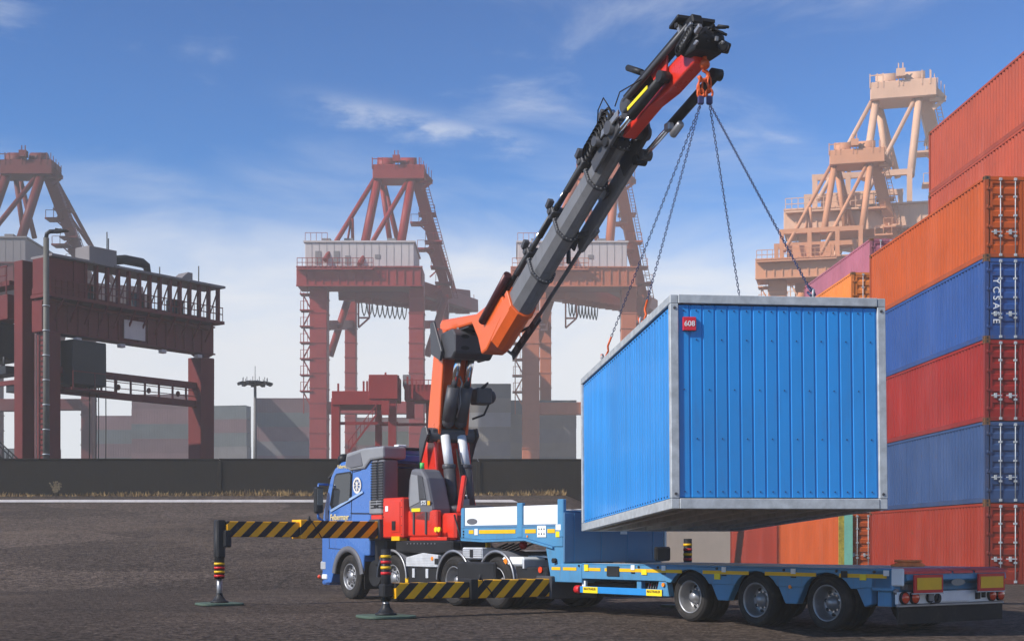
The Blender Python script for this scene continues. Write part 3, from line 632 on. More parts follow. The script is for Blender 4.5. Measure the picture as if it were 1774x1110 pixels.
    for px, py in () if slim else ((560, 398), (600, 397), (676, 397)):
        p = n(px, 402, -1); MB().box(p.x-.5, p.x+.5, 1, 2.4, p.z+.19, p.z+.95).build('roof_unit', HOUSED, e, .03)
    sm_ = MB()
    for px in () if slim else range(540, 716, 13): p = n(px, 0, -1); sm_.box(p.x-.02, p.x+.02, -1.225, -1.201, h0.z-.5, h1.z)
    if not slim: sm_.build('house_panel_seam_railing', HOUSED, e)
    for px, d, w in LEG:
        lb_ = MB(); p = n(px, 600, d)
        for py in range(500, 780, 26): q = n(px, py, d); lb_.box(p.x-w/32-.05, p.x+w/32+.05, p.y-w/29-.06, p.y+w/29+.06, q.z-.06, q.z+.06)
        lb_.build('leg_flange_bolts', red, e)
    # stair tower on the left leg
    st = MB(); x0, x1 = n(526, 0, 0).x, n(541, 0, 0).x
    for i in range(7):
        z0 = n(0, 690-i*28, 0).z; z1 = n(0, 662-i*28, 0).z
        st.beam((x0 if i % 2 else x1, -.8, z0), (x1 if i % 2 else x0, -.8, z1), .16, .14).box(x0-.3, x1+.1, -1.2, .3, z1-.06, z1+.06)
        for x in (x0-.2, x1-.4): st.beam((x, -1.1, z1), (x, -1.1, z1+1), .06, .06)
        st.beam((x0-.2, -1.1, z1+.95), (x1-.4, -1.1, z1+.95), .05, .05)
    for x in (x0, x1-.1): st.beam((x, -.3, n(0, 700, 0).z), (x, -.3, n(0, 490, 0).z), .1, .1)
    st.build('stair_tower', red, e)
    # cab frame hanging under the girder
    c = MB()
    for a, b in (((621, 505, 3), (621, 550, 3)), ((640, 505, 3), (640, 533, 3)), ((621, 550, 3), (640, 533, 3)), ((621, 533, 3), (640, 533, 3)), ((571, 544, 1), (600, 544, 8)), ((571, 553, 1), (600, 553, 8))):
        c.beam(n(*a), n(*b), .18, .18)
    c.build('cab_frame', red, e)
    p = n(797, 512, 27); MB().box(p.x-.8, p.x+.9, p.y-.6, p.y+.6, p.z-1.0, p.z+1.2).build('operator_cab', house, e, .05)
    gg = MB()
    for px, d in ((800, 27), (808, 27), (815, 27), (822, 27)):
        q = n(px, 510, d); gg.beam(q, q+Vector((0,0,1.1)), .08, .08)
    gg.build('girder_railing', red, e)
    return e
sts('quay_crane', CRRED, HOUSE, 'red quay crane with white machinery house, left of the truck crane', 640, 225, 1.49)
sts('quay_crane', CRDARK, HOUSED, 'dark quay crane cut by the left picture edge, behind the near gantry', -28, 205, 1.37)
sts('quay_crane', CRHAZESAL, HOUSE, 'hazy orange red quay crane right behind the truck crane boom', 1006, 238, 1.58)
sts('quay_crane', CRHAZEPALE, CRHAZEPALE, 'haze-paled orange quay crane rising behind the hanging container chains', 1438, 203, 1.39, R(-14), thin=.72)
sts('quay_crane', CRHAZETAN, CRHAZETAN, 'tallest, most haze-paled tan quay crane just left of the topmost container', 1512, 218, 1.78, R(-14), thin=.72)

# ------------------------------------------------------------------ near gantry on the left: girder runs from near left to far right
GP0, GP1 = Vector((-29.6, 88.0, 0)), Vector((-21.9, 98.2, 0))
gd = (GP1-GP0).normalized(); grz = math.atan2(gd.y, gd.x)
ge = empty('gantry_crane', (GP0.x, GP0.y, TOP_Z), grz)
tag(ge, 'dark maroon rail mounted gantry crane with open walkway girder at far left', 'crane')
GL = 22.6; ge.scale = ((GP1-GP0).length/GL, 1, 1)
def gzr(py, Y): return EYE-(py-HOR)/FPX*Y-TOP_Z
# local: x along girder, y to the left (out of picture), z up
zt, zb = gzr(522, 88), gzr(577, 88)
MB().prism([(-1.2, zb), (GL-1.2, zb), (GL-.1, zb-.3), (GL+.9, zb), (GL+.9, zt), (-1.2, zt)], 'y', -.55, .55).build('main_girder', CRDARK, ge, .04)
# near legs and far leg
MB().beam((0, -.3, 0), (0, -.3, zb+.02), 1.7, 1.15, (0,1,0)).build('leg', CRDARK, ge, .04)
MB().beam((1.5, .9, 0), (1.5, .9, zb+.05), 1.5, .9, (0,1,0)).build('leg', CRDARK, ge, .04)
MB().beam((GL-.3, 0, 0), (GL-.3, 0, zb-.25), 2.2, 1.3, (0,1,0), 2.2, 1.4).build('leg', CRDARK, ge, .05)
MB().beam((-1.0, 1.5, 0), (-1.0, 1.5, zt+2.6), 1.6, .9, (0,1,0)).build('leg', CRDARK, ge, .04)
for y in (-.6, .6):
    MB().box(-1.8, 2.6, y-.3, y+.3, .05, .7).build('sill_beam', CRDARK, ge, .03); MB().box(GL-2, GL+1.6, y-.3, y+.3, .05, .7).build('sill_beam', CRDARK, ge, .03)
# walkway gallery on top: floor, posts, roof plates
zf, zr_ = gzr(520, 88), gzr(452, 88)
MB().box(-1.5, GL+1.2, -1.5, .4, zf+.01, zf+.22).build('gallery_floor', CRDARK, ge)
npost = 15
for i in range(npost):
    x = 2.0 + (GL-1.6)*i/(npost-1)
    MB().box(x-.14, x+.14, -1.45, -1.15, zf+.225, zr_).build('gallery_post', CRDARK, ge)
gr = MB()
for z in (.5, .95): gr.beam((-1.2, -1.42, zf+.2+z), (GL+1, -1.42, zf+.2+z), .06, .06)
for i in range(34): x = -1.2+(GL+2.2)*i/33; gr.beam((x, -1.42, zf+.2), (x, -1.42, zf+1.2), .05, .05)
gr.build('gallery_railing', CRDARK, ge)
MB().box(-1.5, 3.6, -1.35, .2, zf+.23, zr_-.02).build('electrical_room', CRDARK, ge, .03)
for i in range(9):
    x = -1.4 + (GL+2.4)*i/9
    MB().box(x+.04, x+(GL+2.4)/9-.04, -1.75, .5, zr_+.01, zr_+.16).build('roof_plate', HOUSED, ge)
MB().box(-1.4, GL+1.0, .15, .35, zf+.22, zf+.65).build('cable_tray', CRDARK, ge)
MB().box(4.2, 8.0, -1.2, .3, zr_+.18, zr_+1.25).build('winch_house', HOUSED, ge, .03)
pp = MB(); pp.tube([(8.0, -.5, zr_+.7), (10, -.5, zr_+.95), (12.6, -.5, zr_+.95), (13.2, -.5, zr_+.8), (13.4, -.5, zr_+.1)], .32, 10); pp.tube([(8.0, -.5, zr_+.2), (9.2, -.5, zr_+.3)], .2, 8)
pp.build('duct', BLACK, ge)
pw = MB(); pw.prism([(17.5, zr_+.17), (19.6, zr_+.17), (19.6, zr_+.85), (18.9, zr_+.85)], 'y', -.9, .1); pw.build('motor_cover', HOUSED, ge)
an = MB()
for x, hgt in ((7.4, 1.3), (7.6, .9), (21.0, 1.4), (15, .8)): an.cyl((x, -.6, zr_+.1), (x, -.6, zr_+(1.2 if x < 8 else .1)+hgt), .05, n=6)
an.build('antenna', BLACK, ge)
for i in range(17):
    x = -.6 + (GL-.4)*i/16; MB().box(x-.10, x+.10, -.66, -.551, zb+.12, zt-.02).build('girder_stiffener', CRDARK, ge)
MB().box(-1.2, GL+.9, -.72, -.551, zb+.0, zb+.10).build('girder_flange', CRDARK, ge); MB().box(-1.2, GL+.9, -.70, -.551, zt-.12, zt-.02).build('girder_flange', CRDARK, ge)
tb = MB()
for i in range(12):
    x = .5 + (GL-1)*i/11; tb.beam((x, -.56, zt-1.2), (x, -1.45, zf+.02), .16, .12)
tb.build('gallery_bracket_railing', CRDARK, ge)
tb = MB()
for i in range(14): x = 2.0+(GL-1.6)*i/14; tb.beam((x, -1.3, zf+.25), (x+(GL-1.6)/14, -1.3, zr_-.1), .10, .07)
tb.tube([(-1, -.8, zt+.02), (6, -.9, zt-.25), (14, -.8, zt-.15), (GL, -.8, zt-.3)], .09, 6)
tb.build('gallery_brace_railing', CRDARK, ge)
ll = MB()
for dy in (-.25, .25): ll.beam((-.95, -.3+dy, .3), (-.95, -.3+dy, zb), .07, .05)
for i in range(40): ll.beam((-.95, -.55, .4+i*.33), (-.95, -.05, .4+i*.33), .05, .04)
ll.build('leg_ladder_railing', BLACK, ge)
for x in (3.0, 9.0, 15.0, 20.5): MB().box(x-.35, x+.35, -1.1, -.7, zb-.42, zb-.18).build('work_light', HOUSE, ge, .03)
for x, w_ in ((3.4, .9), (11, .7), (16.5, .9)): MB().box(x, x+w_*1.8, -1.0, -.2, zf+.225, zf+1.3).build('equipment_box', BLACK, ge, .03)
# operator cab, sign, lower cross walkway
MB().box(1.9, 6.4, -1.3, 1.2, zb-3.2, zb-.35).build('operator_cab', BLACK, ge, .05)
MB().box(6.41, 6.44, -1.0, .9, zb-2.6, zb-1.0).build('cab_window', GLASS, ge)
MB().box(1.4, 7.4, -1.6, 1.4, zb-3.6, zb-3.45).build('cab_platform', CRDARK, ge)
cr_ = MB()
for x in (1.6, 4.5, 7.2): cr_.beam((x, -1.55, zb-3.5), (x, -1.55, zb-2.4), .07, .07)
cr_.beam((1.6, -1.55, zb-2.4), (7.2, -1.55, zb-2.4), .06, .06).beam((7.2, -1.55, zb-2.4), (7.2, 1.3, zb-2.4), .06, .06)
cr_.build('cab_railing', CRDARK, ge)
MB().box(9.6, 12.6, -.80, -.73, zb+.25, zb+1.5).build('notice_board', HOUSE, ge)
for z in (gzr(672, 99), gzr(703, 99)):
    MB().beam((.6, 0, z), (GL-1.1, 0, z), .5, .42).build('cross_walkway', CRDARK, ge)
cw = MB(); z0, z1 = gzr(703, 99), gzr(672, 99)
for i in range(9):
    x = 3 + (GL-6)*i/8; cw.beam((x, -.2, z0), (x, -.2, z1), .14, .14)
for i in range(4): x = 5+i*4.4; cw.ball((x, -.3, z0+.55), .2, 8)
for z in (.5, .9): cw.beam((1, -.2, z0+z), (GL-1.2, -.2, z0+z), .05, .05)
cw.build('walkway_railing', CRDARK, ge)
cb = MB()
for i, (x, y) in enumerate(((4.6, -.9), (6.0, -.5), (6.6, -.3), (8.4, .3))): cb.tube([(x, y, zb-.3), (x+.05, y, zb*.5), (x, y, .1)], .05, 5)
cb.build('hoist_rope', BLACK, ge)
# trolley and second girder reaching out of the picture on the left
MB().box(-1.9, .6, 2.6, 12, zt-1.0, zt+.6).build('trolley_frame', CRDARK, ge, .05)
MB().box(-1.6, .4, 2.6, 14, zt+1.2, zt+1.5).build('trolley_frame', CRDARK, ge)
MB().box(-1.6, 2.0, 4.0, 9, zt-3.4, zt-1.01).build('trolley', BLACK, ge, .05)
tr = MB()
for i in range(12): y = 2.7+i*.9; tr.beam((-1.9, y, zt+.6), (-1.9, y, zt+2.4), .08, .08)
tr.beam((-1.9, 2.6, zt+2.4), (-1.9, 13, zt+2.4), .08, .08).beam((-1.9, 2.6, zt+1.8), (-1.9, 13, zt+1.8), .06, .06)
tr.build('trolley_railing', CRDARK, ge)
sp = MB(); sp.box(-1.4, 1.2, 3.2, 7.5, zt-4.4, zt-3.9); sp.box(-.9, .9, 2.6, 3.6, zt-5.6, zt-5.0)
for i in range(5): sp.cyl((-1.2, 3.6+i*.7, zt-3.9), (-1.2, 3.6+i*.7, zt-3.3), .12, n=6)
sp.build('hoist_block', BLACK, ge)
MB().beam((-.9, 1.2, gzr(655, 87)), (-.9, 14, gzr(655, 87)), .3, .3).build('tie_beam', CRDARK, ge)
# stair flight behind the wall at the picture edge
sf = MB(); p0 = at(-20, 755, 84); p1 = at(20, 792, 84)
for dy in (0, 1.0):
    sf.beam(p0+Vector((0,dy,0)), p1+Vector((0,dy,0)), .07, .07).beam(p0+Vector((0,dy,-.9)), p1+Vector((0,dy,-.9)), .09, .14)
    for i in range(6): q = p0.lerp(p1, i/5)+Vector((0,dy,0)); sf.beam(q, q-Vector((0,0,.95)), .05, .05)
for i in range(7): q = p0.lerp(p1, i/6); sf.box(q.x-.15, q.x+.15, 84.0, 85.0, q.z-.9, q.z-.86)
sfo = sf.build('metal_stair', BLACK); tag(sfo, 'black metal stair with handrails at the left edge above the wall', 'stair')

# floodlight pole left, in front of the gantry
fp = at(80, 790, 84)
fe = empty('street_lamp', (fp.x, 84, TOP_Z)); tag(fe, 'grey lamp post with bent arm in front of the dark gantry', 'lamp post')
zt2 = EYE-(412-HOR)/FPX*84-TOP_Z
MB().cyl((0,0,0), (0,0,zt2), .21, .17, 12).build('pole', mat('pole_grey', (0.12, 0.115, 0.10), .6, .2, .2, 1, dirt=.4), fe)
MB().tube([(0,0,zt2-.02), (.04,0,zt2+.25), (.22,0,zt2+.38), (.9,0,zt2+.40)], .13, 8).build('arm', BLACK, fe)
MB().prism([(.55, zt2+.28), (1.35, zt2+.40), (1.35, zt2+.44), (.6, zt2+.56)], 'y', -.2, .2).build('lamp_head', BLACK, fe, .02)
bd = MB()
for i in range(8): bd.cyl((0,0,1+i*1.5), (0,0,1.06+i*1.5), .225, n=12)
bd.build('clamp_band', GALV, fe)
# tall light mast
mpz = at(442, 795, 135); me_ = empty('light_mast', (mpz.x, 135, TOP_Z)); tag(me_, 'slim tall light mast with a ring of floodlights beside far containers', 'light mast')
zt3 = EYE-(664-HOR)/FPX*135-TOP_Z
MB().cyl((0,0,0), (0,0,zt3), .24, .13, 12).build('mast', mat('mast_grey', (0.16, 0.15, 0.14), .6, .2, .15, 1), me_)
MB().lathe([(.1, zt3-.25), (1.0, zt3-.1), (1.45, zt3), (1.45, zt3+.08), (.1, zt3+.3)], (0,0,0), 'z', 20).build('lamp_ring', BLACK, me_)
for i in range(10):
    a = 2*math.pi*i/10; MB().beam((1.3*math.cos(a), 1.3*math.sin(a), zt3+.05), (1.7*math.cos(a), 1.7*math.sin(a), zt3-.08), .4, .22).build('floodlight', BLACK, me_)
rd = MB()
for i in range(12): a = 2*math.pi*i/12; rd.cyl((1.2*math.cos(a), 1.2*math.sin(a), zt3), (1.2*math.cos(a), 1.2*math.sin(a), zt3+.55), .03, n=5)
rd.cyl((0,0,zt3), (0,0,zt3+1.7), .03, n=5); rd.build('rod', BLACK, me_)
# small red gantry behind the cab
sg = empty('yard_gantry', (at(580, 0, 122).x, 122, TOP_Z)); tag(sg, 'small red yard gantry standing behind the blue cab', 'crane')
def q3(px, py, d=0): p = at(px, py, 122+d); return Vector((p.x-sg.location.x, d, p.z-TOP_Z))
for px, d, w_ in ((582, 0, .75), (656, 4, .6), (680, 0, .7), (744, 4, .6)):
    t = q3(px, 690, d); MB().beam((t.x, d, 0), (t.x, d, t.z), w_, w_, (0,1,0)).build('leg', CRRED, sg, .03)
MB().box(q3(576,0).x, q3(662,0).x, -.5, 4.4, q3(0,702).z, q3(0,678).z).build('girder', CRRED, sg, .04)
MB().box(q3(640,0).x, q3(690,0).x, -.6, 3.4, q3(0,692).z, q3(0,650).z).build('trolley', CRRED, sg, .04)
MB().box(q3(698,0).x, q3(752,0).x, 1.6, 4.6, q3(0,690).z, q3(0,662).z).build('trolley', CRRED, sg, .04)
MB().beam(q3(585, 733), q3(690, 733), .25, .25).build('tie_beam', CRRED, sg); MB().beam(q3(656, 735, 4), q3(744, 735, 4), .25, .25).build('tie_beam', CRRED, sg)
s2 = MB(); a, b = q3(604, 782, -.6), q3(652, 718, -.6)
for dz in (0, .9): s2.beam(a+Vector((0,0,dz)), b+Vector((0,0,dz)), .12, .16 if not dz else .07)
for i in range(8): q = a.lerp(b, i/7); s2.beam(q, q+Vector((0,0,.9)), .05, .05)
s2.build('stair', CRRED, sg)
s3 = MB()
for px, py in ((586, 664), (630, 660), (636, 660), (640, 656), (668, 645), (690, 650), (706, 652), (714, 655)): q = q3(px, py); s3.beam(q, (q.x, 0, q3(0, 690).z), .16, .16)
for i in range(9): q = q3(700+i*7, 658, 1.5); s3.beam(q, q-Vector((0,0,.8)), .06, .06)
s3.beam(q3(700, 658, 1.5), q3(758, 658, 1.5), .06, .06)
s3.box(q3(662,0).x, q3(676,0).x, -.9, -.61, q3(0,720).z, q3(0,695).z).box(q3(702,0).x, q3(716,0).x, 1.2, 1.58, q3(0,722).z, q3(0,693).z)
s3.build('railing', CRRED, sg)
MB().box(q3(694,0).x, q3(706,0).x, 2.4, 3.6, q3(0,663).z, q3(0,643).z).build('vent_box', HOUSED, sg)
# ------------------------------------------------------------------ crane truck.  local x forward, y to its left (towards the camera), z up
TO = Vector((-2.8156, 33.1981, 0)); TRZ = R(125.573)
TU = Vector((math.cos(TRZ), math.sin(TRZ), 0)); TV = Vector((-math.sin(TRZ), math.cos(TRZ), 0))
TM = Matrix.Translation(TO) @ Matrix.Rotation(TRZ, 4, 'Z')
truck = empty('crane_truck', TO, TRZ)
tag(truck, 'blue four axle truck carrying a red and grey knuckle boom crane', 'truck')
# --- wheels
def wheel_meshes(Rt, Wd, rr, key, deep):
    ty = MB(); h = Wd/2
    ty.lathe([(rr*.98, -h*.80), (rr*1.03, -h*.95), (Rt*.80, -h), (Rt*.93, -h*.97), (Rt*.985, -h*.86), (Rt, -h*.74), (Rt, -h*.40), (Rt*.985, -h*.38), (Rt*.985, -h*.30), (Rt, -h*.28), (Rt, -h*.05), (Rt*.985, -h*.03), (Rt*.985, h*.05), (Rt, h*.07), (Rt, h*.30), (Rt*.985, h*.32), (Rt*.985, h*.40), (Rt, h*.42),
              (Rt, h*.74), (Rt*.985, h*.86), (Rt*.93, h*.97), (Rt*.80, h), (rr*1.03, h*.95), (rr*.98, h*.80)], n=44)
    for s in (-1, 1):   # raised sidewall ring
        ty.lathe([(Rt*.84, s*h*1.0), (Rt*.85, s*h*1.02), (Rt*.88, s*h*1.02), (Rt*.89, s*h*.985)], n=44)
    rim = MB(); d = deep
    rim.lathe([(rr*1.0, h*.80), (rr*1.045, h*.97), (rr*1.0, h*1.0), (rr*.93, h*.90), (rr*.90, h*.60), (rr*.86, h*.60-d*.5), (rr*.78, h*.66-d), (rr*.55, h*.78-d*.9), (rr*.42, h*.72-d*.9), (rr*.42, h*.85-d*.8), (rr*.36, h*.95-d*.7), (rr*.30, h*.97-d*.7), (rr*.26, h*1.06-d*.6), (0.001, h*1.06-d*.6)], n=36)
    rim.lathe([(rr*.98, -h*.8), (rr*.9, -h*.7), (rr*.88, h*.4)], n=30)
    hol = MB(); nut = MB()
    for i in range(8):
        a = 2*math.pi*(i+.5)/8; c = (rr*.68*math.cos(a), h*.70-d*.92, rr*.68*math.sin(a)); rx = rr*.095
        hol.extr([(rx*math.cos(k*.785)*1.25, rx*math.sin(k*.785)) for k in range(8)], (c[0], c[1]-.02, c[2]), (c[0], c[1]+.022, c[2]), (math.cos(a), 0, math.sin(a)))
    for i in range(10):
        a = 2*math.pi*i/10; nut.cyl((rr*.49*math.cos(a), h*.74-d*.9, rr*.49*math.sin(a)), (rr*.49*math.cos(a), h*.74-d*.9+.045, rr*.49*math.sin(a)), .017, n=6)
    return (ty.mesh('tyre', RUBBER), rim.mesh('rim', SILVER), hol.mesh('rim_hole', BLACK), nut.mesh('wheel_nut', CHROME))
WF = wheel_meshes(.52, .32, .30, 'f', .02); WD = wheel_meshes(.52, .62, .30, 'd', .14); WT = wheel_meshes(.415, .56, .265, 't', .13)
def wheel(par, ms, x, y, rad, flip=False):
    e = empty('wheel', (x, y, rad), 0, par)
    if flip: e.rotation_euler = (0, 0, math.pi)
    e.rotation_euler[1] = random.uniform(0, 6)
    for nme, m in zip(('tyre', 'rim', 'rim_hole', 'wheel_nut'), ms): part(nme, m, e)
AX = (0, -1.96, -4.47, -6.02)
for i, x in enumerate(AX):
    for s in (1, -1): wheel(truck, WF if i < 2 else WD, x, s*(1.06 if i < 2 else .93), .52, s < 0)
    MB().cyl((x, -.9, .52), (x, .9, .52), .09, n=10).build('axle', BLACK, truck)
# --- chassis
for s in (1, -1): MB().box(-7.6, 1.0, s*.43-.05, s*.43+.05, .66, 1.0).build('frame_rail', BLACK, truck, .01)
cm_ = MB()
for x in (-7.5, -6.8, -5.2, -3.6, -2.4, -1.0, .6): cm_.box(x-.06, x+.06, -.38, .38, .7, .96)
cm_.build('cross_member', BLACK, truck)
# --- cab: side profile with wheel arch, extruded over the width
prof = [(-.98, 1.02)]
prof += [(-.74, 1.02)]
for i in range(13): a = math.pi*(1-i/12)*.86+.22; prof.append((.02+.72*math.cos(a), .50+.70*math.sin(a)))
prof += [(.86, .36), (1.22, .34), (1.34, .48), (1.37, 1.0), (1.36, 1.55), (1.30, 1.98), (1.16, 2.45), (.98, 2.90), (.78, 3.12), (.50, 3.24), (-.2, 3.28), (-.98, 3.24)]
def cab_shell():
    b = MB(); n = len(prof); rows = []
    for y, sh in ((-1.25, .04), (-1.20, .0), (1.20, .0), (1.25, .04)):
        row = []
        for x, z in prof:
            tz = max(0, (z-2.1)/1.2); yy_ = y*(1-.055*tz) if abs(y) > 1 else y
            row.append((x-(sh if x > .9 else 0), yy_, z-(sh if z > 3 else 0)))
        rows.append(row)
    vs = [p for r in rows for p in r]
    fs = [(k*n+i, k*n+(i+1) % n, (k+1)*n+(i+1) % n, (k+1)*n+i) for k in range(3) for i in range(n)]
    fs += [tuple(reversed(range(n))), tuple(range(3*n, 4*n))]
    return b.add(vs, fs)
cab = cab_shell().build('cab', CABBLUE, truck, .03, 2)
def yc(z): return 1.25*(1-.055*max(0, (z-2.1)/1.2))
def sidepoly(pts, name, m, off=.006, thick=.012, par=None, bevel=0):
    b = MB(); n = len(pts)
    vs = [(x, yc(z)+off, z) for x, z in pts] + [(x, yc(z)+off-thick, z) for x, z in pts]
    b.add(vs, [tuple(range(n)), tuple(reversed(range(n, 2*n)))] + [(i, n+i, n+(i+1) % n, (i+1) % n) for i in range(n)])
    return b.build(name, m, par or cab, bevel)
win = [(.82, 2.16), (.90, 2.24), (.74, 2.86), (.66, 2.93), (.02, 2.95), (-.03, 2.90), (-.03, 2.36), (.02, 2.31)]
sidepoly([(.84, 2.12), (.94, 2.24), (.77, 2.90), (.68, 2.97), (.0, 2.99), (-.06, 2.93), (-.06, 2.32), (.0, 2.27)], 'window_seal', BLACK, .003)
sidepoly(win, 'side_window', GLASS, .010)
sidepoly([(.86, 2.05), (.90, 2.10), (-.62, 2.52), (-.66, 2.47)], 'trim_strip', mat('pale_blue_trim', (0.35, 0.50, 0.75), .25, .3, .05, 2), .010)
for pts in ([(-.075, 1.1), (-.095, 1.1), (-.095, 3.05), (-.075, 3.05)], [(-.10, 2.02), (-.96, 2.00), (-.96, 1.985), (-.10, 2.005)], [(-.14, 2.98), (-.50, 3.01), (-.50, 2.995), (-.14, 2.965)], [(.30, 1.16), (.98, 1.18), (.98, 1.195), (.30, 1.175)], [(.93, 1.2), (.95, 1.2), (1.0, 2.1), (.98, 2.1)]):
    sidepoly(pts, 'panel_gap', BLACK, .004)
hn = MB(); hn.box(.02, .22, 1.262, 1.30, 1.60, 1.66); hn.build('door_handle', BLACK, cab, .01)
# round white emblem of ring and wheel on the sleeper panel
CREAM = mat('cream_marking', (0.72, 0.66, 0.58), .45, 0, .1, 8)
em = MB(); c0 = (-.36, yc(2.65)+.004, 2.65)
em.lathe([(.14, 0), (.14, .006), (.19, .006), (.19, 0)], c0, 'y', 28, False)
for i in range(8):
    a = 2*math.pi*i/8; em.beam((c0[0]+.14*math.cos(a), c0[1]+.004, c0[2]+.14*math.sin(a)), (c0[0]+.05*math.cos(a), c0[1]+.004, c0[2]+.05*math.sin(a)), .018, .006, (0,1,0))
em.prism([(c0[0]+x, c0[2]+z) for x, z in ((-.02,-.11),(.03,-.11),(.02,.0),(.05,.04),(.0,.11),(-.05,.03),(-.03,0))], 'y', c0[1], c0[1]+.008)
em.build('emblem', CREAM, cab)
text('Felbermayr', 'door_lettering', mat('cream_yellow_letters', (0.80, 0.62, 0.25), .45), cab, (.42, 1.262, 1.92), (R(90), 0, R(180)), .20)
text('Felbermayr', 'roof_lettering', MATS['cream_yellow_letters'], cab, (.36, yc(3.12)+.008, 3.12), (R(90), 0, R(180)), .12)
# arch liner, step, front bumper, lights
ar = MB(); ar.lathe([(.60, 1.252), (.60, 1.275), (.735, 1.285), (.745, 1.252)], (.02, 0, .50), 'y', 18, True, R(8), R(172)); ar.build('arch_trim', PLAST, cab)
MB().lathe([(.69, .55), (.69, 1.24)], (.02, 0, .50), 'y', 18, True, R(6), R(174)).build('arch_liner', BLACK, cab)
MB().box(1.0, 1.42, -1.2, 1.22, .30, .62).build('bumper', CABBLUE, cab, .06, 2)
MB().box(1.12, 1.40, 1.08, 1.262, .66, .88).build('headlight', mat('headlight_glass', (0.6, 0.62, 0.65), .1, .3, .1, 5, coat=.8), cab, .03)
MB().box(1.05, 1.30, 1.225, 1.275, .44, .56).build('corner_lamp', WHITE, cab, .02)
MB().ball((1.36, 1.3, .50), .05, 8).build('marker_lamp', LAMPR, cab)
MB().box(1.375, 1.40, -1.0, 1.0, .8, 1.75).build('grille', BLACK, cab, .02)
ws = MB(); ws.add([(1.345, -1.14, 2.0), (1.345, 1.14, 2.0), (1.0, 1.06, 2.92), (1.0, -1.06, 2.92)], [(0,1,2,3)]); ws.build('windscreen', GLASS, cab)
sv = MB(); sv.prism([(.92, 3.0), (1.25, 2.86), (1.27, 2.90), (.95, 3.08)], 'y', -1.12, 1.12); sv.build('sun_visor', mat('dark_visor', (0.03, 0.03, 0.035), .15), cab, .01)
# mirrors
mr = MB(); mr.box(1.02, 1.20, 1.36, 1.56, 2.02, 2.66); mr.build('mirror', BLACK, cab, .05, 2)
MB().box(1.005, 1.018, 1.385, 1.535, 2.22, 2.62).build('mirror_glass', mat('mirror_glass', (.25, .28, .32), .08, .9), cab)
ma = MB(); ma.tube([(1.1, 1.2, 2.72), (1.12, 1.45, 2.72), (1.12, 1.46, 2.6)], .03, 6).tube([(1.15, 1.2, 1.75), (1.13, 1.45, 1.92), (1.12, 1.46, 2.05)], .035, 6); ma.build('mirror_arm', CABBLUE, cab)
# roof: grey fairing, lamps, air intake
fa = MB(); fa.prism([(.22, 3.10), (.14, 3.42), (-.60, 3.50), (-1.58, 3.50), (-1.58, 3.22), (-.98, 3.20), (-.72, 3.02), (-.02, 3.0)], 'y', .62, 1.24); fa.build('side_fairing', PLASTL, cab, .05, 2)
sidepoly([(.12, 3.13), (.08, 3.33), (-.56, 3.41), (-.66, 3.10), (-.1, 3.07)], 'fairing_panel', PLAST, .065, .012)
for s in (1,): MB().ball((.78, .95, 3.32), .15, 12, .9).build('beacon', BLACK, cab)
MB().cyl((.55, .72, 3.25), (.55, .72, 3.44), .09, n=10).build('beacon', PLASTL, cab)
rb = MB(); rb.box(-1.02, -.60, -1.2, 1.2, 3.36, 3.48); rb.build('roof_rail', CABBLUE, cab, .02)
MB().box(-1.10, -.55, -1.2, 1.1, 3.485, 3.53).build('roof_rack', DGREY, cab, .01)
for y in (.35, -.75): MB().box(-.95, -.75, y-.12, y+.12, 3.535, 3.60).build('roof_lamp', WHITE, cab, .02)
for j, x in enumerate((-1.14, -1.43)):
    s_ = MB(); s_.box(x-.13, x+.13, .82, 1.22, 2.05, 3.2); s_.build('air_intake', PLAST, cab, .05, 2)
    rbm = MB()
    for i in range(18): z = 2.1+i*.06; rbm.box(x-.125, x+.125, 1.221, 1.238, z, z+.028)
    rbm.build('intake_grille', BLACK, cab)
# back wall of the cab with blue frame
MB().box(-1.05, -.985, -1.05, .80, 1.05, 3.05).build('back_wall', mat('cab_back_grey', (0.055, 0.052, 0.056), .5, 0, .1, 1.5), cab, .02)
fr = MB(); fr.box(-1.09, -1.055, .72, .82, 1.05, 3.34).box(-1.09, -1.055, -1.18, .70, 3.20, 3.34).box(-1.09, -1.055, -1.15, -1.07, 1.05, 3.19); fr.build('back_frame', CABBLUE, cab, .01)
pn = MB(); pn.box(-1.075, -1.056, -.15, -.10, 1.3, 3.05).box(-1.10, -1.056, -.9, .6, 3.08, 3.15); pn.build('back_trim', DGREY, cab)
# --- behind the cab: boxes, outrigger sleeve
MB().box(-1.50, -.92, .85, 1.23, 1.96, 2.30).build('battery_box', PLASTL, truck, .03)
MB().box(-1.36, -1.18, 1.231, 1.25, 2.12, 2.17).build('box_latch', BLACK, truck)
MB().box(-1.45, -.95, .8, 1.2, 1.60, 1.955).build('red_bracket', RED, truck, .02)
MB().box(-1.52, -1.02, .6, 1.15, .78, 1.58).build('fuel_tank', BLACK, truck, .05)
MB().box(-2.40, -1.53, .62, 1.22, 1.42, 2.32).build('tool_cabinet', RED, truck, .03)
tcd = MB(); tcd.box(-2.30, -1.95, 1.221, 1.235, 1.55, 2.22); tcd.build('cabinet_door', RED, truck, .006)
lt = MB(); lt.box(-2.12, -1.98, 1.236, 1.25, 1.60, 1.80); lt.build('cabinet_handle', BLACK, truck)
MB().box(-1.78, -1.66, 1.221, 1.228, 2.02, 2.14).build('sticker', WHITE, truck)
bh = MB(); 
for z in (1.5, 1.7, 1.9, 2.1, 2.25): 
    for x in (-2.36, -1.57): bh.cyl((x, 1.215, z), (x, 1.23, z), .012, n=6)
bh.build('bolt_heads', DGREY, truck)
MB().box(-4.1, -2.42, -.95, .95, 1.38, 1.95).build('crane_base', RED, truck, .05)
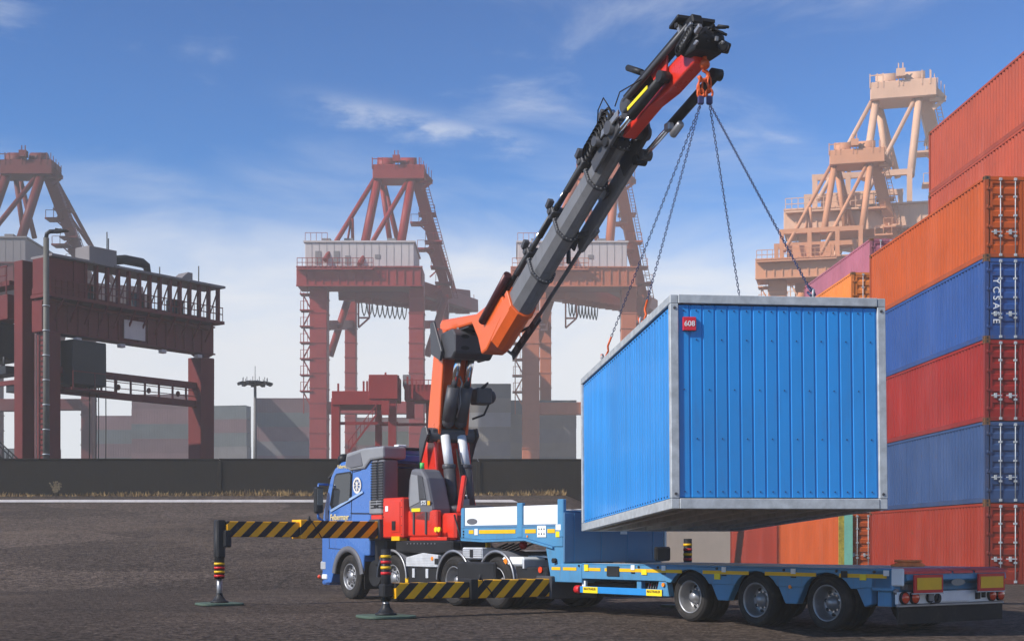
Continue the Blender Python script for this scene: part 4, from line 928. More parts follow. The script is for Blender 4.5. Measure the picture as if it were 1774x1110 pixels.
MB().box(-3.6, -2.42, .96, 1.10, 1.45, 2.02).build('valve_cover', RED, truck, .03)
MB().box(-4.4, -2.1, .25, 1.22, 1.10, 1.36).build('sub_frame', BLACK, truck, .03)
MB().box(-2.30, -1.95, 1.05, 1.24, 1.365, 1.46).build('warning_plate', YELLOW, truck)
ty_ = MB(); ty_.lathe([(.62, 0), (.70, .03), (.70, .16), (.60, .18)], (-3.0, .0, 1.955), 'z', 30); ty_.build('slewing_ring', DGREY, truck)
# --- outriggers
def outrigger(x, s, L, z0, z1, zj_top, first=False, striped_top=True):
    hw = .19
    sl = MB(); sl.box(x-hw-.05, x+hw+.05, s*.2, s*1.32, z0-.05, z1+.05); sl.build('outrigger_sleeve', DGREY, truck, .02)
    ye = 1.25+L; o1 = MB(); o1.box(x-hw, x+hw, s*1.0, s*(1.25+L*.50), z0, z1)
    o1.build('outrigger_beam', HAZ, truck, .012)
    o2 = MB(); o2.box(x-hw+.03, x+hw-.03, s*(1.25+L*.45), s*ye, z0+.02, z1-.03); o2.build('outrigger_beam', HAZ, truck, .012)
    st_ = MB(); st_.box(x-hw-.03, x+hw+.03, s*(1.25+L*.50), s*(1.25+L*.50+.16), z0-.015, z1+.02); st_.build('beam_collar', BLACK if not first else HAZ, truck, .01)
    lt_ = MB(); yb_ = 1.25+L*.50-.05; lt_.cyl((x-hw-.02, s*yb_, z1+.0), (x-hw-.02, s*yb_, z1+.10), .025, n=8).tube([(x-hw-.03, s*yb_, z1+.05), (x-hw-.05, s*(yb_-.1), z1-.1), (x-hw-.03, s*(yb_-.22), z0+.12), (x-hw-.03, s*(yb_-.3), z0)], .012, 5)
    lt_.build('hose', BLACK, truck)
    jy = s*(ye+.10)
    hg = MB(); 
    if first: hg.box(x-.12, x+.12, jy-.09, jy+.09, z0-.42, zj_top); hg.box(x-.20, x+.06, jy-.13*s-.06, jy-.13*s+.10, z0-.20, z0+.16)
    else: hg.box(x-.10, x+.10, jy-.10, jy+.10, z0+.05, z1-.04)
    hg.build('jack_bracket', BLACK, truck, .025)
    zb_ = .74 if first else .45
    MB().cyl((x, jy, zb_-.18 if first else .30), (x, jy, zj_top-.02), .105 if first else .085, n=18).build('jack_barrel', BLACK, truck)
    zr = (zb_+.16) if first else (zj_top-.12)
    for i in range(4):
        zz_ = zr-i*.085*(1 if first else 1.15); MB().cyl((x, jy, zz_-.048), (x, jy, zz_), .112 if first else .092, n=18).build('reflective_band', (YELLOW if i % 2 == 0 else REDREF), truck)
    zt_ = zb_-.17 if first else .30
    MB().cyl((x, jy, .10), (x, jy, zt_+.02), .058, n=14).build('jack_rod', SILVER, truck)
    MB().lathe([(.065, .26), (.075, .20), (.15, .10), (.19, .085), (.19, .055), (.001, .055)], (x, jy, 0), 'z', 18).build('jack_foot', BLACK, truck)
    return x, jy
OUT = [outrigger(-1.30, 1, 3.70, 1.42, 1.80, 1.80, True), outrigger(-7.70, 1, 3.40, .31, .64, 1.22), outrigger(-7.70, -1, 1.02, .31, .64, 1.42)]
PADL = ('round edged green spreader plate under the front left outrigger', 'flat dark green spreader plate under the rear left outrigger', 'green spreader plate under the outrigger beyond the trailer')
for (x, y), l_ in zip(OUT, PADL):
    p = TO + TU*x + TV*y
    b = MB(); rr_ = .46
    pts = [(rr_*math.copysign(abs(math.cos(a))**.45, math.cos(a)), rr_*math.copysign(abs(math.sin(a))**.45, math.sin(a))) for a in [2*math.pi*i/32 for i in range(32)]]
    b.prism(pts, 'z', .004, .055); o = b.build('outrigger_pad', PADG, None, .012); o.location = (p.x, p.y, 0); o.rotation_euler = (0, 0, R(28))
    tag(o, l_, 'outrigger pad', 'outrigger spreader plates')
# --- boxes and fenders along the near side
MB().box(-3.78, -2.55, .62, 1.20, .40, .78).build('storage_box', BLACK, truck, .03)
for x in (-2.85, -3.40): MB().box(x-.05, x+.05, 1.201, 1.222, .56, .76).build('box_latch', ALU, truck, .006)
st = MB(); st.prism([(-2.52, .79), (-3.82, .79), (-3.82, 1.06), (-3.2, 1.10), (-2.52, 1.0)], 'y', .72, 1.215); st.build('step_box', ALU, truck, .02)
MB().box(-3.32, -2.62, .55, .98, 1.105, 1.36).build('pump_box', ALU, truck, .015)
MB().box(-5.50, -4.78, .70, 1.22, .98, 1.22).build('tool_box', ALU, truck, .02)
MB().box(-5.18, -5.08, 1.221, 1.24, 1.02, 1.18).build('box_latch', BLACK, truck, .006)
MB().box(-7.4, -4.8, -.9, .70, 1.02, 1.06).build('deck_plate', ALU, truck)
MB().box(-6.05, -4.68, 1.05, 1.30, .50, .93).build('hydraulic_housing', BLACK, truck, .04)
MB().box(-6.88, -6.15, .62, 1.20, .86, 1.04).build('lamp_carrier', WHITE, truck, .04)
MB().cyl((-6.32, 1.20, .95), (-6.32, 1.225, .95), .06, n=12).build('side_lamp', LAMPO, truck)
MB().box(-7.60, -6.30, .50, 1.16, .42, .85).build('rear_box', BLACK, truck, .03)
MB().cyl((-7.42, 1.16, .80), (-7.42, 1.19, .80), .06, n=12).build('rear_lamp', LAMPR, truck)
for x in (-3.62, -1.42): MB().cyl((x, 1.20, .98), (x, 1.23, .98), .045, n=10).build('side_lamp', LAMPO, truck)
MB().box(-3.85, -3.72, 1.216, 1.225, .86, .98).build('side_plate', BLACK, truck)
MB().box(-2.62, -2.50, 1.0, 1.22, .42, .56).build('wheel_chock', YELLOW, truck, .01)
for i, x in enumerate(AX[1:]):
    for s in (1, -1):
        f_ = MB(); f_.lathe([(.60, s*.60), (.64, s*.62), (.64, s*1.22), (.60, s*1.24)], (x, 0, .52), 'y', 22, True, R(2), R(178)); f_.build('mudguard', PLAST, truck)
        f2 = MB(); f2.lathe([(.615, s*1.235), (.655, s*1.235), (.655, s*1.252), (.615, s*1.252)], (x, 0, .52), 'y', 22, True, R(2), R(178)); f2.build('mudguard_edge', SILVER, truck)
MB().lathe([(.001, 1.14), (.45, 1.14), (.52, 1.10), (.52, 1.07)], (-6.0, 0, 0), 'z', 24).build('fifth_wheel', DGREY, truck)
hs = MB()
for k_ in range(5):
    y = .75-.16*k_; hs.tube([(-4.2, y, 1.30), (-4.6, y+.1, 1.05), (-5.1, y+.05, 1.12), (-5.6, y-.1, 1.30)], .022, 6)
hs.tube([(-4.3, 1.1, 1.9), (-4.55, 1.15, 1.55), (-4.6, 1.1, 1.2), (-4.4, 1.0, 1.1)], .02, 6).tube([(-2.0, .9, 1.2), (-2.6, .8, 1.25), (-3.0, .7, 1.4)], .025, 6)
hs.build('hose_bundle', BLACK, truck)
cpl = MB(); cpl.ball((-6.0, .55, 1.27), .09, 10); cpl.build('air_coupling', REDREF, truck); MB().box(-4.95, -4.88, .62, .72, 1.08, 1.32).build('air_coupling', YELLOW, truck, .01)

b = MB(); b.beam((-3.95, .75, 1.95), (-3.55, .35, 2.75), .10, .14); b.build('column_strut', RED, truck, .02)
for x in (-2.7, -3.2): MB().box(x-.03, x+.03, .955, 1.13, 1.5, 1.98).build('base_rib', DGREY, truck, .008)
b = MB()
for i in range(9): b.cyl((-2.62-.14*i, 1.222, 1.30), (-2.62-.14*i, 1.236, 1.30), .018, n=6)
b.build('base_bolts', SILVER, truck)
for i in range(6): MB().box(-3.80, -2.54, 1.216, 1.221, .81+.035*i, .822+.035*i).build('step_rib', ALU, truck)
for i in range(5): MB().box(-5.49, -4.79, 1.221, 1.226, 1.0+.043*i, 1.012+.043*i).build('box_rib', SILVER, truck)
MB().cyl((-1.0, .75, .62), (-1.0, 1.12, .62), .30, n=20).build('air_tank', BLACK, truck)
MB().box(-.72, -.70, .80, 1.22, .25, 1.0).build('mud_flap', RUBBER, truck)
MB().box(-6.95, -6.90, .62, 1.22, .82, .98).build('plate_bracket', ALU, truck)
# --- loader crane, in the vertical plane of the boom: s forward, w sideways, z up
CB = TO + TU*(-2.45); SDIR = Vector((.43595, -.89997, 0)); WDIR = Vector((.89997, .43595, 0))
BM = Matrix(((SDIR.x, WDIR.x, 0, CB.x), (SDIR.y, WDIR.y, 0, CB.y), (0, 0, 1, 0), (0, 0, 0, 1)))
CM_ = TM.inverted() @ BM
def C(): return MB(CM_)
def bp(px, py, wo=0):
    d = Vector(((px-CX)/FPX, 1)); B_ = Vector((CB.x, CB.y)) + Vector((WDIR.x, WDIR.y))*wo
    det = d.x*(-SDIR.y) + SDIR.x*d.y
    t = (B_.x*(-SDIR.y) + SDIR.x*B_.y)/det; s = (d.x*B_.y - d.y*B_.x)/det
    return Vector((s, wo, EYE-(py-HOR)/FPX*t))
def cb(b, n, m, bev=0, seg=1): return b.build(n, m, truck, bev, seg)
# column: red tapered box with side cheeks
b = C(); b.beam((-.28, 0, 1.96), (-.22, 0, 3.60), .92, .72, (1,0,0), .70, .55); cb(b, 'crane_column', RED, .04, 2)
for w_ in (-.40, .40):
    b = C(); b.prism([(-.75, 1.96), (.55, 1.96), (.30, 2.5), (.05, 3.75), (-.5, 3.85), (-.72, 3.2)], 'y', w_-.035, w_+.035); cb(b, 'column_cheek', RED, .015)
b = C(); b.box(-.55, .75, -.62, .62, 1.80, 1.97); cb(b, 'slew_table', RED, .04)
b = C(); b.prism([(.48, 1.75), (.85, 1.85), (.75, 2.1), (.45, 2.15)], 'y', -.42, .42); cb(b, 'cylinder_seat', RED, .03)
b = C(); b.cyl((.0, -.55, 3.72), (.0, .55, 3.72), .17, n=18); b.box(-.12, .16, -.50, .50, 3.62, 3.86); cb(b, 'pivot_pin', DGREY, .02)
b = C()
for w_ in (-.62, .60): b = C(); b.prism([(-.25, 3.1), (.05, 3.55), (.22, 3.72), (.12, 3.9), (-.12, 3.9), (-.3, 3.6)], 'y', w_-.025, w_+.025); cb(b, 'link_plate', DGREY, .01)
for w_ in (-.20, .20):
    b = C(); b.cyl((.62, w_, 2.02), (.40, w_, 3.02), .135, n=18); b.lathe([(.14, 0), (.155, .02), (.155, .10), (.13, .11)], (.40, w_, 2.95), 'z', 18); cb(b, 'lift_cylinder', DGREY)
    b = C(); b.cyl((.41, w_, 3.0), (.17, w_, 3.70), .105, n=16); cb(b, 'lift_rod', RODW)
    b = C(); b.cyl((.64, w_-.1, 2.0), (.64, w_+.1, 2.0), .12, n=14); cb(b, 'cylinder_eye', DGREY)
b = C(); b.box(.68, .80, -.12, .12, 2.05, 2.28); b.cyl((.74, -.05, 2.28), (.74, -.05, 2.42), .03, n=8).cyl((.74, .07, 2.28), (.74, .07, 2.38), .03, n=8); cb(b, 'valve_block', SILVER, .01)
b = C()
for k_ in range(3): b.tube([(.70, -.05+.05*k_, 2.35), (.62, .0+.03*k_, 2.7), (.50, -.02+.03*k_, 3.05), (.35, .0, 3.4)], .018, 6)
cb(b, 'column_hose', BLACK)
# grey hydraulic tank and cover with yellow sticker on the near side of the column
b = MB(); b.prism([(-2.52, 1.78), (-3.38, 1.72), (-3.42, 2.05), (-3.18, 2.72), (-2.98, 2.92), (-2.55, 2.95), (-2.44, 2.7), (-2.40, 2.3)], 'y', .60, 1.10); b.build('hydraulic_cover', PLAST, truck, .07, 2)
b = MB(); b.prism([(-2.94, 2.25), (-3.20, 2.25), (-3.04, 2.76), (-2.86, 2.80)], 'y', 1.101, 1.125); b.build('cover_panel', DGREY, truck, .02)
b = MB(); b.prism([(-2.50, 2.1), (-2.92, 2.2), (-2.84, 2.78), (-2.56, 2.82)], 'y', 1.101, 1.112); b.build('cover_panel', PLASTL, truck, .015)
MB().box(-2.96, -2.60, 1.101, 1.118, 1.99, 2.07).build('yellow_sticker', YELLOWS, truck, .01)
text('STS', 'cover_lettering', WHITE, truck, (-3.12, 1.128, 2.18), (R(90), 0, R(180)), .13)
MB().box(-3.36, -3.26, 1.101, 1.118, 2.13, 2.22).build('orange_sticker', YELLOW, truck)
MB().cyl((-2.62, .85, 2.94), (-2.62, .85, 3.08), .05, n=10).build('indicator_lamp', mat('green_lamp', (.1, .5, .12), .3), truck)
b = MB()
for x in (-3.62, -3.74): b.cyl((x, 1.10, 1.60), (x, 1.14, 1.60), .055, n=12)
b.build('work_lamp', YELLOWS, truck)
MB().box(-4.0, -2.5, 1.0, 1.10, 1.365, 1.44).build('base_flange', RED, truck, .01)
# lower arm
A_, B_ = Vector((-.12, 0, 3.78)), Vector((.42, 0, 5.75))
up = Vector((1, 0, 0))
b = C(); b.beam(A_ + Vector((-.22, 0, 0)), B_ + Vector((-.20, 0, 0)), .60, .28, up, .54, .30); cb(b, 'lower_arm', ORANGE, .03)
for w_ in (-.33, .33):
    b = C(); b.prism([(-.48, 3.65), (.12, 3.55), (.22, 3.95), (.30, 4.6), (.46, 5.55), (.62, 6.0), (.10, 6.1), (-.05, 5.8), (-.40, 4.3)], 'y', w_-.035, w_+.035); cb(b, 'arm_cheek', ORANGE, .015)
for w_ in (-.155, .155):
    p0 = Vector((.22, w_, 4.02)); p1 = Vector((.85, w_, 5.45)); q = p0.lerp(p1, .52)
    b = C(); b.cyl(p0, q, .145, .145, 18); b.ball(p0, .15, 14, 1.0); cb(b, 'knuckle_cylinder', DGREY)
    b = C(); b.cyl(q, p1, .075, n=14); cb(b, 'knuckle_rod', CHROME)
b = C(); b.tube([(.42, .02, 4.3), (.50, -.02, 4.6), (.60, .03, 4.85), (.55, 0, 5.0)], .022, 6).tube([(.40, -.02, 4.1), (.48, .04, 4.4), (.55, .0, 4.7)], .018, 6); cb(b, 'arm_hose', SILVER)
b = C(); b.box(.15, .55, .42, .80, 4.42, 4.78); b.cyl((.35, .80, 4.6), (.35, .92, 4.6), .14, n=14); cb(b, 'winch_motor', DGREY, .03)
b = C(); b.tube([(.35, .6, 4.78), (.45, .72, 4.90), (.55, .6, 4.8), (.5, .45, 4.7)], .025, 6).tube([(.35, .8, 4.45), (.3, .7, 4.2), (.2, .45, 4.1)], .025, 6); cb(b, 'winch_hose', BLACK)
# black bracket with holes where the rods meet the knuckle
b = C(); b.prism([(.55, 5.92), (.55, 5.36), (1.15, 5.30), (1.32, 5.42), (1.32, 5.82), (1.15, 5.95)], 'y', -.47, .47); cb(b, 'knuckle_bracket', DGREY, .03)
b = C()
for w_, z in ((-.22, 5.80), (.18, 5.80), (-.22, 5.55), (.20, 5.55)): b.extr([(.10*math.cos(k*.5236), .045*math.sin(k*.5236)) for k in range(12)], (1.30, w_, z-.03), (1.326, w_, z-.03), (0,0,1))
cb(b, 'bracket_hole', BLACK)
b = C(); b.cyl((.62, -.52, 5.46), (.62, .52, 5.46), .11, n=14); cb(b, 'knuckle_pin', SILVER)
b = C(); b.prism([(.40, 5.35), (.75, 5.35), (.85, 5.7), (.55, 6.05), (.30, 5.9)], 'y', .48, .54); cb(b, 'link_plate', DGREY, .01); b = C(); b.prism([(.2, 5.5), (.7, 5.3), (.8, 5.5), (.35, 6.2), (.15, 6.2)], 'y', -.56, -.50); cb(b, 'link_plate', DGREY, .01)
# knuckle housing
b = C(); b.prism([(-.02, 6.22), (.08, 6.30), (1.95, 6.16), (2.6, 6.28), (3.25, 6.36), (3.42, 6.02), (2.50, 5.32), (2.22, 5.26), (2.05, 5.62), (1.75, 5.97), (.0, 6.0)], 'y', -.26, .26); cb(b, 'knuckle_housing', ORANGE, .05, 2)
b = C(); b.box(.0, 1.6, -.26, .26, 5.93, 5.95); cb(b, 'housing_recess', DGREY)
b = C(); b.tube([(.95, .1, 5.86), (1.2, .30, 5.95), (1.5, .42, 6.0), (1.9, .44, 5.95), (2.25, .44, 5.7), (2.6, .50, 5.75), (3.0, .62, 5.85)], .028, 6)
b.tube([(.95, -.2, 5.86), (1.0, -.1, 6.02), (1.3, .1, 5.9)], .035, 6); cb(b, 'housing_hose', BLACK)
b = C(); b.box(.93, 1.02, -.25, -.05, 5.93, 6.05).box(.93, 1.02, .08, .25, 5.93, 6.05); cb(b, 'hose_clamp', SILVER, .01)
b = C(); b.box(2.05, 2.25, .371, .42, 5.45, 5.62); cb(b, 'side_lamp', BLACK, .02)
# telescopic boom
D0 = Vector((2.75, 0, 5.60)); BD = Vector((7.57-3.67, 0, 8.37-6.1)).normalized()
C0 = Vector((3.67, 0, 6.10)); NB = Vector((-BD.z, 0, BD.x))
def bx(t, w_=0, n_=0): return C0 + BD*t + Vector((0, w_, 0)) + NB*n_
def hexp(w_, h_): return [(-w_*.5, h_*.5), (w_*.5, h_*.5), (w_*.5, -h_*.10), (w_*.30, -h_*.40), (w_*.10, -h_*.5), (-w_*.10, -h_*.5), (-w_*.30, -h_*.40), (-w_*.5, -h_*.10)]
T = [0, 1.04, 2.22, 3.56, 4.53]
b = C(); b.extr(hexp(.50, .56), bx(-1.15), bx(0), NB, False, hexp(.53, .59)); cb(b, 'boom_root', ORANGE, .02)
b = C(); b.extr(hexp(.58, .64), bx(-.10), bx(.03), NB); cb(b, 'root_collar', ORANGE, .01)
SZ = (.48, .42, .37, .32)
for i in range(4):
    q = SZ[i]; b = C(); b.extr(hexp(q, q*1.12), bx(T[i]-.2), bx(T[i+1]), NB); cb(b, 'boom_section', BOOM, .02)
    b = C(); b.extr(hexp(q+.06, q*1.12+.06), bx(T[i+1]-.05), bx(T[i+1]+.012), NB); cb(b, 'boom_collar', DGREY, .008)
    bt = C(); hp = hexp(q+.045, q*1.12+.045); nh = len(hp)
    for j in range(nh):
        x0, y0 = hp[j]; x1, y1 = hp[(j+1) % nh]; m_ = max(1, int(math.hypot(x1-x0, y1-y0)/.055))
        for a in range(m_):
            t = (a+.5)/m_; p = bx(T[i+1]+.012, 0, 0) + Vector((0, -1, 0))*(0) ; xx, yyq = x0+(x1-x0)*t, y0+(y1-y0)*t
            av = BD.cross(NB).normalized(); pp_ = bx(T[i+1]+.012) + av*xx*.98 + NB*yyq*.98
            bt.cyl(pp_, pp_+BD*.014, .013, n=6)
    cb(bt, 'collar_bolts', SILVER)
# extension cylinders on top of the boom, one clamp at every collar
offs = [(-.2, 1.35), (.85, 2.5), (2.0, 3.8), (3.3, 4.6)]
for i, (t0, t1) in enumerate(offs):
    w_ = -.18; n0 = SZ[i]*.56+.20
    b = C(); b.cyl(bx(t0-.45, w_, n0), bx(t1-.35, w_, n0), .056, n=12); cb(b, 'extension_cylinder', DGREY if i % 2 else BLACK)
    b = C(); b.cyl(bx(t1-.4, w_-.02, n0-.0), bx(t1+.25, w_-.02, n0-.02), .035, n=10); cb(b, 'extension_rod', CHROME)
    b = C(); b.beam(bx(T[i+1]-.10, -.08, SZ[i]*.56+.16), bx(T[i+1]+.10, -.08, SZ[i]*.56+.16), .38, .16, NB); b.cyl(bx(T[i+1], -.30, n0), bx(T[i+1], .12, n0), .065, n=12)
    b.beam(bx(T[i+1]+.0, -.28, SZ[i]*.5+.30), bx(T[i+1]+.18, -.28, SZ[i]*.5+.34), .12, .10, NB); b.beam(bx(T[i+1]-.02, .1, SZ[i]*.5+.30), bx(T[i+1]+.14, .1, SZ[i]*.5+.30), .10, .08, NB)
    cb(b, 'cylinder_clamp', DGREY, .012)
    b = C(); b.cyl(bx(t0-.2, .05, SZ[i]*.56+.10), bx(t1-.3, .05, SZ[i]*.56+.10), .035, n=8); cb(b, 'hydraulic_line', SILVER)
b = C(); b.cyl(bx(-1.2, -.30, .50), bx(.25, -.30, .54), .085, n=12); cb(b, 'extension_cylinder', mat('maroon_cylinder', (0.07, 0.02, 0.022), .35, .2, .1, 3)); b = C(); b.cyl(bx(-.9, -.12, .48), bx(.4, -.12, .46), .06, n=10); cb(b, 'extension_cylinder', CHROME)
# ladder rail hanging under the boom on the right
def ub(t, n_): return bx(t, .42, n_)
b = C(); b.beam(bp(888, 616, .55), bp(935, 548, .5), .05, .20, NB); cb(b, 'hose_guide', DGREY, .01)
b = C()
for t in (.12, .36, .60, .84): p = bp(888, 616, .55).lerp(bp(935, 548, .5), t); b.beam(p, p+(bp(935, 548, .5)-bp(888, 616, .55)).normalized()*.16, .062, .09, NB)
cb(b, 'guide_slot', PLASTL)
b = C(); b.beam(bp(925, 560, .45), bp(1005, 435, .40), .045, .09, NB).beam(bp(1005, 432, .4), bp(1035, 395, .4), .09, .16, NB).beam(bp(1005, 425, .38), bp(1105, 262, .34), .10, .34, NB); cb(b, 'guide_rail', BOOM, .01)
b = C(); b.beam(bp(1000, 408, .2), bp(1034, 402, .45), .08, .10).beam(bp(992, 432, .30), bp(1000, 408, .3), .05, .16, NB); cb(b, 'rail_bracket', DGREY, .01); b = C(); b.beam(bp(1052, 325, .25), bp(1040, 350, .40), .07, .22, NB); cb(b, 'rail_bracket', DGREY, .01); b = C(); b.beam(bp(870, 600, .4), bp(893, 618, .55), .05, .05); cb(b, 'rail_bracket', DGREY, .005); b = C()
b.tube([bp(985, 455, .3), bp(985, 430, .42), bp(1000, 412, .42), bp(1008, 420, .4)], .05, 7); cb(b, 'rail_bracket', DGREY, .01)
# fly jib hinge
J0, J1 = bp(1082, 235), bp(1207, 100)
JD = (J1-J0).normalized(); NJ = Vector((-JD.z, 0, JD.x))
def jx(t, w_=0, n_=0): return J0 + JD*t + Vector((0, w_, 0)) + NJ*n_
JL = (J1-J0).length
b = C()
for w_ in (-.30, .30): b.prism([tuple((bx(3.95)+NB*x).xz) for x in (.25, -.25)] + [tuple((jx(.35)+NJ*x).xz) for x in (-.12, .12)], 'y', w_-.03, w_+.03)
cb(b, 'hinge_plate', DGREY, .01)
b = C(); b.cyl(jx(.12, -.42, .02), jx(.12, .42, .02), .12, n=14); b.cyl(jx(-.30, -.46, .0), jx(-.30, .46, .0), .09, n=12); b.cyl(jx(-.05, .30, -.30), jx(-.05, .50, -.30), .10, n=12); cb(b, 'hinge_pin', DGREY)
b = C(); b.prism([tuple(jx(-.10, 0, .10).xz), tuple(jx(-.18, 0, -.02).xz), tuple(jx(.45, 0, .03).xz), tuple(jx(.50, 0, .15).xz)], 'y', -.40, -.36); cb(b, 'hinge_link', SILVER, .01)
rg = random.Random(5); b = C()
for i in range(10):
    t = -1.0 + .11*i; b.lathe([(.15, -.03), (.19, 0), (.15, .03)], tuple(bx(4.0+.09*i, -.36, .20)), 'y', 12)
cb(b, 'hose_reel', BLACK)
b = C()
for i in range(16):
    p0 = bx(rg.uniform(3.4, 4.3), rg.uniform(-.3, .3), rg.uniform(.25, .42)); p1 = jx(rg.uniform(-.1, .4), rg.uniform(-.35, .35), rg.uniform(-.1, .30))
    b.tube([p0, p0.lerp(p1, .35)+NB*rg.uniform(.05, .2), p0.lerp(p1, .7)+NB*rg.uniform(.02, .2), p1], .022, 5)
cb(b, 'hinge_hoses', BLACK)
b = C()
for i in range(9):
    p = bx(3.75+rg.random()*.8, rg.uniform(-.40, .38), rg.uniform(.05, .34)); s_ = rg.uniform(.04, .08); b.beam(p, p+BD*s_*2, s_, s_, NB)
cb(b, 'hinge_fitting', SILVER, .008)
# fly jib
b = C(); b.prism([tuple(p.xz) for p in (jx(.05, 0, .10), jx(.5, 0, .16), jx(JL*.62, 0, .22), jx(JL-.1, 0, .22), jx(JL+.14, 0, .10), jx(JL+.08, 0, -.16), jx(JL*.68, 0, -.17), jx(JL*.45, 0, -.09), jx(.12, 0, -.14))], 'y', -.13, .13); cb(b, 'fly_jib', RED, .03, 2)
b = C(); b.prism([tuple(p.xz) for p in (jx(JL*.55, 0, .34), jx(JL*.78, 0, .36), jx(JL*.72, 0, .0), jx(JL*.60, 0, .05))], 'y', -.19, -.145); cb(b, 'jib_plate', RED, .01)
for w_, t0, t1, n0 in ((-.26, -.10, JL*.74, -.02), (.36, -.18, JL*.98, -.24)):
    p0, p1 = jx(t0, w_, n0-.10), jx(t1, w_, n0+.02); q = p0.lerp(p1, .42)
    b = C(); b.cyl(q, p1, .085, n=16); cb(b, 'jib_cylinder', BLACK)
    b = C(); b.cyl(p0, q.lerp(p1, .05), .05, n=12); cb(b, 'jib_rod', CHROME)
    b = C(); b.cyl(p1-Vector((0,.09,0)), p1+Vector((0,.09,0)), .095, n=14); b.cyl(p0-Vector((0,.11,0)), p0+Vector((0,.11,0)), .09, n=12); cb(b, 'cylinder_eye', BLACK)
p0, p1 = jx(.35, -.35, .02), jx(JL*.60, -.35, .02)
b = C(); b.beam(p0.lerp(p1, .35), p0.lerp(p1, .98), .012, .06, NJ); cb(b, 'yellow_label', YELLOWS)
b = C(); b.beam(jx(.45, -.12, .40), jx(JL+.35, -.12, .46), .20, .16, NJ); cb(b, 'jib_extension', BLACK, .02)
b = C(); b.cyl(jx(.55, -.26, .30), jx(JL+.28, -.26, .36), .05, n=10); cb(b, 'jib_line', DGREY)
b = C(); b.cyl(jx(.55, -.30, .22), jx(.55, -.05, .22), .13, n=16); b.prism([tuple(p.xz) for p in (jx(.05, 0, .2), jx(.15, 0, .55), jx(.55, 0, .38), jx(.7, 0, .22))], 'y', -.06, .06); cb(b, 'jib_pulley', DGREY)
b = C(); q = bp(1088, 118, -.1); b.cyl(q, bp(1112, 126, -.1), .055, n=12); b.beam(bp(1108, 124, -.1), jx(JL*.5, -.12, .42), .07, .05); cb(b, 'jib_spotlight', BLACK)
b = C(); b.box(*[v for p in ((jx(JL*.42).x, jx(JL*.42).x+.16), (.20, .32), (jx(JL*.42).z-.44, jx(JL*.42).z-.30)) for v in p]); b.cyl(jx(JL*.42, .28, -.55), jx(JL*.55, .28, -.50), .07, n=10); cb(b, 'jib_valve', SILVER, .02)
b = C(); b.tube([jx(.3, -.42, .30), jx(.2, -.45, .55), jx(-.1, -.40, .5), jx(-.3, -.36, .2)], .012, 5).tube([jx(1.2, -.3, .3), jx(.8, -.5, .28), jx(.5, -.44, .2)], .012, 5); cb(b, 'jib_cable', BLACK)
# boom head: cluster of hose reels, pulleys and roller plate
HP = jx(JL+.12, 0, .05)
b = C(); b.prism([(HP.x-.30, HP.z+.02), (HP.x-.12, HP.z+.30), (HP.x+.20, HP.z+.30), (HP.x+.34, HP.z+.12), (HP.x+.24, HP.z-.10), (HP.x-.10, HP.z-.12)], 'y', -.26, .26); cb(b, 'boom_head', BLACK, .04, 2)
b = C()
for i in range(7): b.lathe([(.06, -.025), (.12, 0), (.06, .025)], (HP.x-.16+.05*i, -.30, HP.z+.02+.03*i), 'y', 14)
for i in range(12):
    p = HP+Vector((rg.uniform(-.2, .35), rg.uniform(-.30, .30), rg.uniform(.0, .30))); q = HP+Vector((rg.uniform(.1, .45), rg.uniform(-.32, .32), rg.uniform(.0, .32)))
    b.tube([p, p.lerp(q, .4)+Vector((.02, rg.uniform(-.1, .1), rg.uniform(.04, .16))), q], .024, 5)
cb(b, 'head_hoses', BLACK)
b = C()
for i in range(16):
    p = HP+Vector((rg.uniform(-.15, .35), rg.choice((-.28, .27, -.30)), rg.uniform(-.05, .32))); s_ = rg.uniform(.03, .07); b.beam(p, p+Vector((s_*2, 0, s_)), s_, s_)
cb(b, 'head_fitting', SILVER, .006)
b = C(); b.beam(bp(1166, 38, -.3), bp(1231, 47, .3), .50, .06, (0,0,1)); b.beam(bp(1170, 44, -.3), bp(1228, 52, .3), .10, .08); cb(b, 'roller_plate', BLACK, .01)
b = C(); b.cyl(bp(1190, 52, -.3), bp(1226, 58, .3), .045, n=12); b.beam(bp(1180, 60, -.25), bp(1176, 45, -.25), .06, .06).beam(bp(1222, 70, .25), bp(1220, 52, .25), .06, .06); cb(b, 'head_roller', SILVER)
b = C(); b.beam(bp(1225, 72, .2), bp(1260, 84, .3), .24, .26, (0,0,1), .16, .16); b.cyl(bp(1236, 68, .1), bp(1240, 70, .45), .10, n=12); b.cyl(bp(1252, 80, .1), bp(1256, 82, .4), .08, n=12); cb(b, 'head_nose', BLACK, .02)
b = C()
for i in range(7): p = bp(1226+i*5, 64+i*2.5, rg.uniform(-.05, .3)); b.beam(p, p+Vector((rg.uniform(.0, .06), 0, rg.uniform(.03, .09))), .04, .05)
cb(b, 'head_fitting', SILVER, .004)

